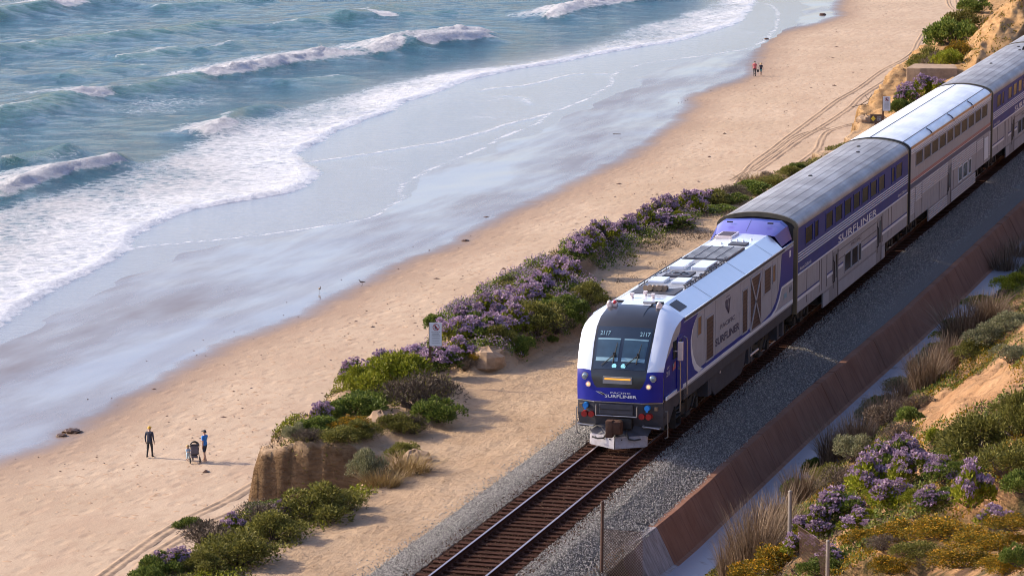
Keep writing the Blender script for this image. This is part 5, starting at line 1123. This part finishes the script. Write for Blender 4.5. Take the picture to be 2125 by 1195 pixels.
# ================================================================== SMALL THINGS
M['post'] = plain('weathered_post', (.24, .20, .17), .85, 0, .3, 8, stretch=(2, 2, .4)); M['postdark'] = plain('rusty_post', (.090, .045, .030), .8, .1, .3, 8)
M['signwhite'] = plain('sign_face', (.52, .54, .58), .5, 0, .06, 3); M['signbrown'] = plain('brown_sign_face', (.075, .045, .030), .5, 0, .1, 3); M['signyellow'] = plain('yellow_diamond', (.62, .44, .03), .5)
M['signred'] = plain('prohibition_red', (.30, .02, .03), .5); M['signink'] = plain('black_ink', (.03, .03, .035), .6)
def sign(px, py, label, hpost, lines):
    p = ground(px, py, bluff_z); t = empty('warning_sign', p, R(14), label, 'sign')
    mb = MB().b2(-.05, .05, -.05, .05, -.4, hpost); mb.build('post', M['postdark'], t)
    y = -.075; x0, x1, z1 = -.02, .42, hpost+.02; z0 = z1-.86
    pn = MB().b2(x0, x1, y, y+.02, z0, z1).build('sign_panel', M['signwhite'], t, bevel=.004); xc = (x0+x1)/2
    ring = MB(); n = 24; rr = []
    for k in range(n+1):
        a = 2*math.pi*k/n; rr.append([(xc+.02+.125*math.cos(a), y-.004, z1-.17+.125*math.sin(a)), (xc+.02+.10*math.cos(a), y-.004, z1-.17+.10*math.sin(a))])
    ring.loft(rr); ring.box((xc+.02, y-.005, z1-.17), (.21, .003, .028), 0, Matrix.Rotation(R(45), 3, 'Y')); ring.build('prohibition_ring', M['signred'], pn)
    fig = MB().ball((xc, y-.003, z1-.115), (.024, .002, .024), 10, 6); fig.prism([(xc-.03, z1-.145), (xc+.05, z1-.15), (xc+.06, z1-.20), (xc+.01, z1-.24), (xc-.04, z1-.22)], 'y', y-.003, y-.001); fig.prism([(xc, z1-.2), (xc+.05, z1-.2), (xc+.08, z1-.26), (xc+.05, z1-.26)], 'y', y-.003, y-.001); fig.build('pictogram', M['signink'], pn)
    for txt, h, w, dz in lines: front_text(txt, h, w, xc+.01, z1-dz, y-.004, M['signink'], pn, .012)
    return t
LN = [('/////', .030, .34, .345), ('DANGER', .036, .24, .41), ('TRESPASSING', .036, .30, .475), ('RAILROAD PROPERTY', .022, .28, .56), ('KEEP OFF THE BLUFF', .020, .28, .62), ('AND THE TRACKS', .020, .24, .68), ('VIOLATORS PROSECUTED', .018, .30, .75)]
sign(893, 782, 'white prohibition sign on a dark post among the lavender by the near path', 1.98, LN)
s2 = sign(1832, 262, 'far white prohibition sign on a dark post above the small brown sign', 1.75, LN)
p = ground(1830, 264, bluff_z); t = empty('trail_sign', (p.x-.30, p.y-.5, p.z), R(14), 'small brown sign with a yellow diamond below the far white sign', 'sign')
MB().b2(-.05, .05, -.04, .04, -.4, .75).build('post', M['postdark'], t); pn = MB().b2(-.32, .38, -.07, -.045, .30, .80).build('sign_panel', M['signbrown'], t, bevel=.004)
MB().prism([(-.32+.18, .38), (-.32+.32, .55), (-.32+.18, .72), (-.32+.04, .55)], 'y', -.076, -.073).build('yellow_diamond', M['signyellow'], pn)
for txt, z in (('CAUTION', .64), ('STAY BACK', .55), ('CLIFFS', .46)): front_text(txt, .055, .26, .20, z, -.075, M['signwhite'], pn, .01)
# fence posts and wire
def post(px, py, h, label, mat, r=.055, lean=0):
    p = ground(px, py, hill_z if px > 1400 else bluff_z); t = empty('fence_post', p, 0, label, 'fence post')
    MB().tube((0, 0, -.3), (lean, 0, h), r, r*.9, 8).build('post', mat, t); MB().tube((lean, 0, h), (lean, 0, h+.03), r*1.1, r*.6, 8).build('post_cap', mat, t); return p
def wirefence(a, b, h, label, name='wire_fence', mat='postdark', st=.16, wr=.0028):
    a = Vector(a); b = Vector(b); t = empty(name, a, 0, label, 'fence'); d = b-a; L = math.hypot(d.x, d.y); mb = MB(); n = int((L+h)/st)
    for k in range(n):
        for s in (0, 1):
            u0 = k*st-h; u1 = k*st; z0, z1 = 0, h
            if u0 < 0: z0 = -u0; u0 = 0
            if u1 > L: z1 = h-(u1-L); u1 = L
            if z1 <= z0: continue
            P0 = (d.x*u0/L, d.y*u0/L, d.z*u0/L+(z0 if s == 0 else h-z0)); P1 = (d.x*u1/L, d.y*u1/L, d.z*u1/L+(z1 if s == 0 else h-z1))
            mb.tube(P0, P1, wr, wr, 3, 0, False)
    me = bpy.data.meshes.new('chain_link'); me.from_pydata(mb.v, [], mb.f); me.materials.append(M[mat]); link('chain_link', me, t)
    MB().tube((0, 0, h), (d.x, d.y, d.z+h), .005, .005, 5).build('top_wire', M[mat], t)
pa = post(1638, 1158, 1.68, 'pale weathered fence post standing alone among the hillside flowers', M['post'])
pb = post(1717, 1205, .85, 'short pale fence post at the lower edge of the picture', M['post'], .045)
wirefence((pa.x+.2, pa.y, pa.z+.1), (pb.x, pb.y, pb.z), .75, 'sagging chain link fence between the pale hillside posts')
pc = at(1248, 1222, y=-14.2); pc = Vector((pc[0], pc[1], float(bluff_z(np.array([pc[0]]), np.array([pc[1]]))[0])))
zt = at(1249, 1042, y=-14.2)[2]; t = empty('fence_post', pc, 0, 'tall rusty fence post beside the track near the end of the drain wall', 'fence post')
MB().tube((0, 0, -.3), (.02, 0, zt-pc.z), .05, .045, 8).build('post', M['postdark'], t); MB().tube((.02, 0, zt-pc.z), (.02, 0, zt-pc.z+.04), .06, .04, 8).build('post_cap', M['postdark'], t)
pe = at(1308, 1205, y=-13.4)
wirefence((pc.x, pc.y, pc.z+.05), (pc.x+.95, pc.y+1.0, pc.z-.2), 1.35, 'rusty chain link panel hung from the tall post by the track', st=.09, wr=.007)
# rocks, kelp, driftwood on the beach
M['rock'] = plain('sandstone_rock', (.30, .20, .125), .95, 0, .3, 3, bmp=.8); M['kelp'] = plain('wet_kelp', (.085, .038, .012), .45, 0, .4, 9, bmp=.5); M['drift'] = plain('driftwood', (.20, .15, .115), .9, 0, .3, 6)
def lump(name, p, r, mat, label, cat, seed, flat=.6):
    r_ = np.random.default_rng(seed); mb = MB(); rows = []; nu, nv = 14, 8
    for i in range(nv+1):
        th = math.pi*i/nv; row = []
        for j in range(nu):
            a = 2*math.pi*j/nu; q = .72+.5*float(vn(np.array([2.2*math.cos(a)+seed+9]), np.array([2.2*math.sin(a)+3*th]), seed)[0])
            row.append((r*q*math.sin(th)*math.cos(a), r*q*math.sin(th)*math.sin(a), r*flat*q*math.cos(th)))
        rows.append(row)
    mb.loft(rows, 0, True); o = mb.build(name, mat, None, p, smooth=False); return tag(o, label, cat)
def bpt(px, py): q = at(px, py, z=BZ); return Vector((q[0], q[1], float(beach_z(np.array([q[0]]), np.array([q[1]]))[0])))
for k, (px, py, r, lb) in enumerate([(128, 905, .32, 'smaller clump of brown kelp on the wet sand at lower left'), (150, 897, .55, 'larger clump of brown kelp on the wet sand at lower left'), (965, 500, .30, 'brown kelp lump at the edge of the wet sand, mid beach'), (1707, 29, .55, 'dark kelp pile on the far wet sand at the top'), (1590, 79, .35, 'dark lump at the tip of the far foam')]):
    lump('kelp_clump', bpt(px, py)+Vector((0, 0, .04)), r, M['kelp'], lb, 'kelp', k+3, .35)
for k, (px, py, r, lb) in enumerate([(1795, 253, .55, 'round grey boulder on the bluff edge below the brown sign'), (1826, 256, .60, 'tan boulder against the white car roof below the far signs'), (1012, 748, .75, 'sandstone block under the lavender bed'), (862, 958, .55, 'sandy boulder beside the path on the promontory'), (790, 878, .6, 'pale sandstone hump among the promontory shrubs')]):
    lump('boulder', ground(px, py, bluff_z), r, M['rock'], lb, 'rock', k+21, .7)
p = ground(1795, 225, bluff_z); t = empty('driftwood_branch', bpt(1790, 226), 0, 'forked dead branch lying on the beach beyond the far signs', 'branch')
mb = MB().path([(-1.2, 0, .05), (-.3, .1, .3), (.6, 0, .9), (1.0, .1, 1.5)], .06, 6); mb.path([(-.3, .1, .3), (.3, .3, .35), (1.2, .3, .8)], .05, 6); mb.path([(.6, 0, .9), (.2, .1, 1.4)], .04, 6); mb.build('branch', M['drift'], t)
p = bpt(1280, 277); o = MB().tube((-.4, 0, .02), (.4, .1, .03), .025, .015, 6).build('driftwood_stick', M['drift'], None, p); tag(o, 'thin stick lying on the mirror-wet sand', 'stick')
# far square-edged block
p0 = ground(1893, 192, bluff_z); blk = at(1880, 190, y=p0.y); t = empty('sandstone_block', (blk[0], p0.y, p0.z-.5), 0, 'square-edged tan block at the far bluff edge above the lavender', 'block')
hb = at(1880, 141, y=p0.y)[2]-p0.z+.5
mb = MB().prism([(0, 0), (.0, 3.0), (2.6, 3.2), (3.2, .4), (.9, -.1)], 'z', -.6, hb); mb.build('block', M['rock'], t, bevel=.06)
# wheel tracks pressed into the beach: two low berms with a rut between
def tyre_track(name, pts, w=.34):
    L = smooth_line(px_line(pts), 10); d = np.gradient(L, axis=0); d /= np.linalg.norm(d, axis=1)[:, None]; nn = np.stack([-d[:, 1], d[:, 0]], -1)
    L = L+nn*((vn(np.arange(len(L))*.10, np.zeros(len(L)), 8)-.5)*.4)[:, None]
    rows = []; prof = [(-1.5, -.03), (-1.0, .05), (-.62, .10), (-.35, .012), (0, .006), (.35, .012), (.62, .10), (1.0, .05), (1.5, -.03)]
    j = vn(np.arange(len(L))*.8, np.zeros(len(L)), 5)
    for q, (P, n_) in enumerate(zip(L, nn)):
        z = float(beach_z(np.array([P[0]]), np.array([P[1]]))[0])+.03
        rows.append([(P[0]+n_[0]*a*w, P[1]+n_[1]*a*w, z-.015+b*(.25+.6*j[q])) for a, b in prof])
    o = MB().loft(rows).build(name, M['track_sand'], None, None, smooth=True); o['kind'] = 'structure'
M['sand_dry'] = plain('dry_sand_clod', (.40, .275, .185), .95, 0, .15, 3, spec=.1)
M['track_sand'] = plain('churned_sand', (.355, .255, .175), .95, 0, .25, 3, bmp=.6, spec=.1)
for pts in ([(1985, -12), (1990, 28), (1960, 50), (1922, 64), (1906, 88), (1892, 110), (1870, 126), (1830, 150), (1780, 185), (1740, 210), (1700, 236), (1650, 276), (1600, 312), (1560, 346), (1528, 384)],
            [(1968, -12), (1972, 12), (1990, 26), (2006, 30), (1966, 54), (1940, 76), (1918, 104), (1880, 143), (1838, 168), (1790, 202), (1760, 226), (1722, 255), (1684, 276), (1650, 300), (1604, 332), (1570, 358)],
            [(1792, 256), (1760, 263), (1722, 275), (1702, 290), (1697, 311), (1672, 330), (1640, 352)], [(1720, 268), (1660, 284), (1610, 320), (1560, 350), (1520, 376)],
            [(195, 1205), (260, 1160), (330, 1110), (400, 1076), (470, 1040), (565, 988)], [(265, 1205), (308, 1160), (350, 1130), (420, 1096), (500, 1060), (565, 1022)]):
    tyre_track('tyre_track', pts, .30)
# scattered footprints: small pressed rims
def footprints():
    r = np.random.default_rng(5); V = []; F = []; k = 0
    P = px_line([(300, 1150), (420, 1000), (600, 800), (760, 680), (1000, 560), (1300, 380), (1500, 280), (1700, 150)])
    for _ in range(2200):
        i = r.integers(len(P)-1); t = r.uniform(); c = P[i]*(1-t)+P[i+1]*t; x = c[0]+r.normal()*8; y = c[1]+r.normal()*9
        _, s, _ = dist_line(np.array([x]), np.array([y]), WET)
        if s[0] > -2: continue
        z = float(beach_z(np.array([x]), np.array([y]))[0])+.01; a = r.uniform(0, 6.28); l, w = r.uniform(.10, .26), r.uniform(.05, .12); h = r.uniform(.015, .05)
        ca, sa = math.cos(a), math.sin(a); pts = [(-l, -w, -.02), (l, -w, -.02), (l, w, -.02), (-l, w, -.02), (0, 0, h)]
        V += [(x+px*ca-py*sa, y+px*sa+py*ca, z+pz) for px, py, pz in pts]; F += [(k, k+1, k+4), (k+1, k+2, k+4), (k+2, k+3, k+4), (k+3, k, k+4)]; k += 5
    return np_mesh('sand_clods', V, F, [M['sand_dry']])
add_mesh('sand_clods', footprints(), kind='stuff', label='trodden clods and footprint rims over the dry sand')

def debris():
    r = np.random.default_rng(15); V = []; F = []; k = 0; P = WET
    for _ in range(900):
        c = P[r.integers(8, len(P)-8)]; off = abs(r.normal())*9+(3 if r.uniform() < .8 else -4); x = c[0]+off; y = c[1]+r.normal()*4
        if x > -16: continue
        z = float(beach_z(np.array([x]), np.array([y]))[0]); l = r.uniform(.03, .12)*(3 if r.uniform() < .06 else 1); w = l*r.uniform(.25, .7); a = r.uniform(0, 6.28); ca, sa = math.cos(a), math.sin(a)
        pts = [(-l, 0, 0), (0, -w, 0), (l, 0, 0), (0, w, 0), (0, 0, w*.7)]
        V += [(x+px*ca-py*sa, y+px*sa+py*ca, z+pz+.012) for px, py, pz in pts]; F += [(k, k+1, k+4), (k+1, k+2, k+4), (k+2, k+3, k+4), (k+3, k, k+4)]; k += 5
    return np_mesh('beach_debris', V, F, [M['kelp']])
add_mesh('beach_debris', debris(), kind='stuff', label='small dark bits of kelp and drift strewn along the tide line')

# ================================================================== PEOPLE AND BIRDS
M['skin'] = plain('skin', (.42, .25, .17), .55, 0, .08, 6); M['navy'] = plain('navy_cloth', (.020, .024, .048), .85, 0, .2, 9); M['trous'] = plain('dark_trousers', (.028, .026, .028), .85, 0, .2, 9)
M['tee'] = plain('blue_tee', (.020, .17, .52), .8, 0, .15, 9); M['shorts'] = plain('dark_shorts', (.018, .026, .05), .85, 0, .2, 9); M['yellowcap'] = plain('yellow_cap', (.62, .36, .03), .7); M['darkcap'] = plain('dark_cap', (.02, .02, .022), .7)
M['pink'] = plain('coral_shirt', (.52, .12, .13), .8, 0, .15, 9); M['teal'] = plain('teal_shirt', (.08, .26, .28), .8, 0, .15, 9); M['blond'] = plain('blond_hair', (.42, .27, .10), .7, 0, .2, 20); M['hairdk'] = plain('dark_hair', (.03, .02, .015), .6); M['paleblue'] = plain('pale_blue_clothes', (.42, .55, .62), .8, 0, .1, 9); M['bag'] = plain('dark_bag', (.02, .018, .02), .8)
def skin_body(J, E_, regions, mats, name, parent, root=0):
    """J: name->(pos,radius); E_: edges; grown as one skin; regions(c)->material index"""
    names = list(J); me = bpy.data.meshes.new('b'); me.from_pydata([J[n][0] for n in names], [(names.index(a), names.index(b)) for a, b in E_], [])
    ob = bpy.data.objects.new('b', me); C.objects.link(ob); md = ob.modifiers.new('s', 'SKIN'); md.use_smooth_shade = True
    sv = me.skin_vertices[0].data
    for i, n in enumerate(names):
        r = J[n][1]; sv[i].radius = r if hasattr(r, '__len__') else (r, r); sv[i].use_root = (i == root)
    sb = ob.modifiers.new('u', 'SUBSURF'); sb.levels = 2; sb.render_levels = 2
    dg = bpy.context.evaluated_depsgraph_get(); m2 = bpy.data.meshes.new_from_object(ob.evaluated_get(dg)); bpy.data.objects.remove(ob)
    m2.materials.clear()
    for m in mats: m2.materials.append(m)
    for p in m2.polygons: p.material_index = regions(p.center); p.use_smooth = True
    m2.name = name; o = link(name, m2, parent); return o
def person(p, rz, label, H, top, bottom, cap, capmat, pose, shoes=None, sleeve=True, shorts=False, hair=None, bag=False):
    t = empty('person', p, rz, label, 'person'); s = H/1.75
    # faces -Y in its own frame
    la, ra, ll, rl = pose
    J = {'pelvis': ((0, 0, .95), (.15, .11)), 'waist': ((0, 0, 1.12), (.14, .10)), 'chest': ((0, .01, 1.32), (.175, .115)), 'neckb': ((0, .01, 1.46), (.10, .08)), 'neck': ((0, 0, 1.52), .055), 'head': ((0, -.02, 1.63), (.085, .10)), 'crown': ((0, -.015, 1.71), (.075, .09))}
    E_ = [('pelvis', 'waist'), ('waist', 'chest'), ('chest', 'neckb'), ('neckb', 'neck'), ('neck', 'head'), ('head', 'crown')]
    for sd, arm, leg in ((-1, la, ll), (1, ra, rl)):
        q = 'L' if sd < 0 else 'R'
        J['sh'+q] = ((sd*.19, .01, 1.42), .068); J['el'+q] = (arm[0], .048); J['wr'+q] = (arm[1], .032); J['ha'+q] = (arm[2], (.036, .026)); J['fi'+q] = (arm[3], (.026, .016)); J['th'+q] = ((arm[2][0]-sd*.04, arm[2][1]-.03, arm[2][2]-.01), .013)
        E_ += [('chest', 'sh'+q), ('sh'+q, 'el'+q), ('el'+q, 'wr'+q), ('wr'+q, 'ha'+q), ('ha'+q, 'fi'+q), ('ha'+q, 'th'+q)]
        J['hip'+q] = ((sd*.095, 0, .88), .095); J['kn'+q] = (leg[0], .062); J['an'+q] = (leg[1], .042); a = leg[1]; J['to'+q] = ((a[0]+sd*.02, a[1]-.17*leg[2], a[2]-.05 if a[2] < .12 else a[2]-.08), (.045, .028)); J['he'+q] = ((a[0], a[1]+.04, a[2]-.04), .04)
        E_ += [('pelvis', 'hip'+q), ('hip'+q, 'kn'+q), ('kn'+q, 'an'+q), ('an'+q, 'to'+q), ('an'+q, 'he'+q)]
    hem = .90; legend = .55 if shorts else .07
    def reg(c):
        if c.z > 1.47 and abs(c.x) < .12: return 0
        arm = abs(c.x) > .215 or (c.z < 1.25 and abs(c.x) > .165 and c.z > .80) or (c.y < -.2 and c.z > .85)
        if arm:
            if c.z > 1.22 or sleeve and c.z > .86+.0: return 1
            return 0
        if c.z > hem: return 1
        if c.z > legend: return 2
        return 3 if shoes else 0
    o = skin_body(J, E_, reg, [M['skin'], M[top], M[bottom]]+([M[shoes]] if shoes else []), 'body', t)
    # face details and hair / cap
    f = MB()
    f.ball((0, -.125, 1.625), (.014, .022, .020), 8, 5); f.build('nose', M['skin'], o, smooth=True)
    for k in (-1, 1): MB().ball((k*.034, -.108, 1.652), (.012, .008, .008), 8, 5).build('eye', M['hairdk'], o, smooth=True); MB().ball((k*.092, .0, 1.635), (.012, .025, .03), 8, 5).build('ear', M['skin'], o, smooth=True)
    MB().ball((0, -.112, 1.585), (.026, .008, .006), 8, 5).build('mouth', M['pink'], o, smooth=True)
    mb = MB(); rows = []
    for i in range(5):
        th = math.pi*.5*i/4; rows.append([(.098*math.sin(th+.0001)*math.cos(a), .005+.118*math.sin(th+.0001)*math.sin(a), 1.665+.095*math.cos(th)-(.05*max(0, math.sin(a))*(i == 4))) for a in np.linspace(0, 2*math.pi, 17)[:-1]])
    mb.loft(rows, 0, True)
    if cap: mb.prism([(-.075, -.09), (-.06, -.20), (.06, -.20), (.075, -.09)], 'z', 1.655, 1.67)
    mb.build('cap' if cap else 'hair', M[capmat], t, smooth=True)
    if hair: MB().ball((0, .055, 1.60), (.09, .065, .10), 10, 7).build('hair', M[hair], t, smooth=True)
    if bag:
        b_ = MB().b2(-.48, -.26, -.10, .12, .50, .78).build('bag', M['bag'], t, bevel=.04)
    t.scale = (s, s, s); return t
arm_d = lambda sd, dy=0.0, out=.0: [(sd*(.235+out), .04+dy*.4, 1.14), (sd*(.235+out), -.02+dy, .90), (sd*(.23+out), -.05+dy, .81), (sd*(.225+out), -.06+dy, .73)]
leg_s = lambda sd, dy=0.0, lift=0.0: [(sd*.10, -.02+dy*.5, .50), (sd*.105, .03+dy, .085+lift), 1.0]
g = lambda px, py: bpt(px, py)+Vector((0, 0, .01))
person(g(311, 951), R(172), 'person in dark jacket, dark trousers and yellow cap standing on the beach', 1.78, 'navy', 'trous', True, 'yellowcap', (arm_d(-1, -.06), arm_d(1, .05), leg_s(-1, -.12), leg_s(1, .10)), 'darkcap')
pb_ = g(425, 960)
person(pb_, R(-112), 'person in blue t-shirt and dark shorts pushing a stroller along the beach', 1.78, 'tee', 'shorts', True, 'darkcap', ([(-.25, -.10, 1.18), (-.22, -.36, 1.06), (-.21, -.45, 1.04), (-.20, -.52, 1.02)], arm_d(1, .10), leg_s(-1, -.16), leg_s(1, .16, .02)), None, False, True)
person(g(1566, 158), R(183), 'person in coral shirt and dark trousers walking by the far waterline', 1.80, 'pink', 'trous', False, 'hairdk', (arm_d(-1, .08), arm_d(1, -.08), leg_s(-1, .12), leg_s(1, -.10)), 'darkcap', False, False, None, True)
person(g(1579, 157), R(183), 'fair-haired person with navy jacket over teal clothes by the far waterline', 1.52, 'navy', 'teal', False, 'blond', (arm_d(-1, -.05, .03), arm_d(1, .05, .03), leg_s(-1, -.05), leg_s(1, .05)), None, True, True, 'blond')
# stroller
q = g(403, 961); st = empty('stroller', q, R(-150), 'dark three-wheeled baby stroller with arched canopy on the beach', 'stroller')
for x, y, r in ((-.27, .32, .17), (.27, .32, .17), (0, -.48, .15)):
    mb = MB(); n = 18; rows = []
    for k in range(n+1):
        a = 2*math.pi*k/n; rows.append([(x+dx, y+rr*math.cos(a), r+rr*math.sin(a)) for dx, rr in ((-.025, r-.05), (-.025, r), (.025, r), (.025, r-.05), (-.025, r-.05))])
    mb.loft(rows); w = mb.build('wheel', M['darkcap'], st, smooth=True); MB().tube((x-.03, y, r), (x+.03, y, r), .03, .03, 8).build('hub', M['steel'], w)
mb = MB()
for s in (-1, 1): mb.path([(s*.27, .32, .17), (s*.25, -.05, .55), (s*.24, .30, 1.02), (s*.20, .42, 1.08)], .018); mb.path([(s*.25, -.05, .55), (s*.05, -.48, .15)], .018); mb.path([(s*.25, -.02, .5), (s*.26, .25, .35)], .014)
mb.path([(-.20, .42, 1.08), (.20, .42, 1.08)], .022); mb.build('frame', M['grey'], st)
M['seatgrey'] = plain('grey_seat_cloth', (.115, .105, .125), .85, 0, .2, 9)
MB().prism([(-.28, .42), (.10, .40), (.24, .98), (.16, 1.0), (.04, .52), (-.28, .50)], 'x', -.21, .21).build('seat', M['seatgrey'], st, bevel=.03)
MB().prism([(-.21, .50), (.21, .50), (.21, .92), (-.21, .92)], 'y', .22, .27).build('seat_back', M['seatgrey'], st, bevel=.03)
hoop = [(.25*math.cos(b), .20, .93+.27*math.sin(b)) for b in np.linspace(0, math.pi, 11)]
MB().path(hoop, .035, 8).build('canopy_hoop', M['darkcap'], st); mb = MB(); mb.loft([[(x*.98, y+dy, z-.01+dz) for x, y, z in hoop] for dy, dz in ((0, 0), (-.16, -.03), (-.30, -.12))]); mb.b2(-.24, .24, .18, .22, .99, 1.05); mb.build('canopy', M['darkcap'], st, smooth=True)
MB().b2(-.18, .18, -.15, .18, .26, .38).build('basket', M['seatgrey'], st, bevel=.03)
# toddler beside the stroller
q = g(390, 958); td = empty('person', q, R(60), 'small fair-haired child in pale blue clothes at the front of the stroller', 'person')
J = {'pelvis': ((0, 0, .40), (.085, .075)), 'chest': ((0, 0, .58), (.10, .08)), 'neck': ((0, 0, .68), .045), 'head': ((0, -.01, .77), (.085, .09)), 'crown': ((0, 0, .84), .075)}; E_ = [('pelvis', 'chest'), ('chest', 'neck'), ('neck', 'head'), ('head', 'crown')]
for sd, k in ((-1, 'L'), (1, 'R')):
    J['s'+k] = ((sd*.11, 0, .63), .045); J['e'+k] = ((sd*.16, -.08, .52), .034); J['w'+k] = ((sd*.13, -.20, .54), .024); J['f'+k] = ((sd*.12, -.26, .55), .018); J['h'+k] = ((sd*.06, 0, .36), .06); J['k'+k] = ((sd*.07, -.01, .20), .045); J['a'+k] = ((sd*.07, .02, .05), .034); J['t'+k] = ((sd*.075, -.08, .025), .025)
    E_ += [('chest', 's'+k), ('s'+k, 'e'+k), ('e'+k, 'w'+k), ('w'+k, 'f'+k), ('pelvis', 'h'+k), ('h'+k, 'k'+k), ('k'+k, 'a'+k), ('a'+k, 't'+k)]
o = skin_body(J, E_, lambda c: 0 if (c.z > .67 or c.z < .12 or c.y < -.14) else 1, [M['skin'], M['paleblue']], 'body', td)
mb = MB(); rows = []
for i in range(5):
    th = math.pi*.52*i/4; rows.append([(.098*math.sin(th+.0001)*math.cos(a), .012+.105*math.sin(th+.0001)*math.sin(a), .80+.10*math.cos(th)) for a in np.linspace(0, 2*math.pi, 15)[:-1]])
mb.loft(rows, 0, True); mb.build('hair', M['blond'], td, smooth=True)
# shore birds
M['feather'] = plain('grey_brown_feathers', (.16, .125, .10), .8, 0, .3, 12); M['belly'] = plain('pale_feathers', (.5, .46, .42), .8)
for px, py, rz, lb in ((663, 607, 40, 'wading bird on the wet sand farther from the dry beach'), (751, 594, -60, 'wading bird at the edge of the dry sand')):
    b_ = empty('shore_bird', bpt(px, py), R(rz), lb, 'bird'); Jb = {'body': ((0, 0, .30), (.075, .07)), 'rump': ((0, .14, .29), (.05, .045)), 'tail': ((0, .27, .29), (.03, .012)), 'breast': ((0, -.11, .32), (.06, .06)), 'neck': ((0, -.16, .40), .03), 'head': ((0, -.19, .46), (.037, .035)), 'face': ((0, -.225, .455), .018)}
    skin_body(Jb, [('body', 'rump'), ('rump', 'tail'), ('body', 'breast'), ('breast', 'neck'), ('neck', 'head'), ('head', 'face')], lambda c: 1 if c.z < .27 else 0, [M['feather'], M['belly']], 'body', b_)
    MB().tube((0, -.23, .455), (0, -.36, .42), .010, .004, 6).build('bill', M['darkcap'], b_)
    for s in (-1, 1): MB().path([(s*.03, 0, .27), (s*.03, .03, .14), (s*.03, 0, .0), (s*.03, -.06, .0)], .007, 5).build('leg', M['darkcap'], b_)
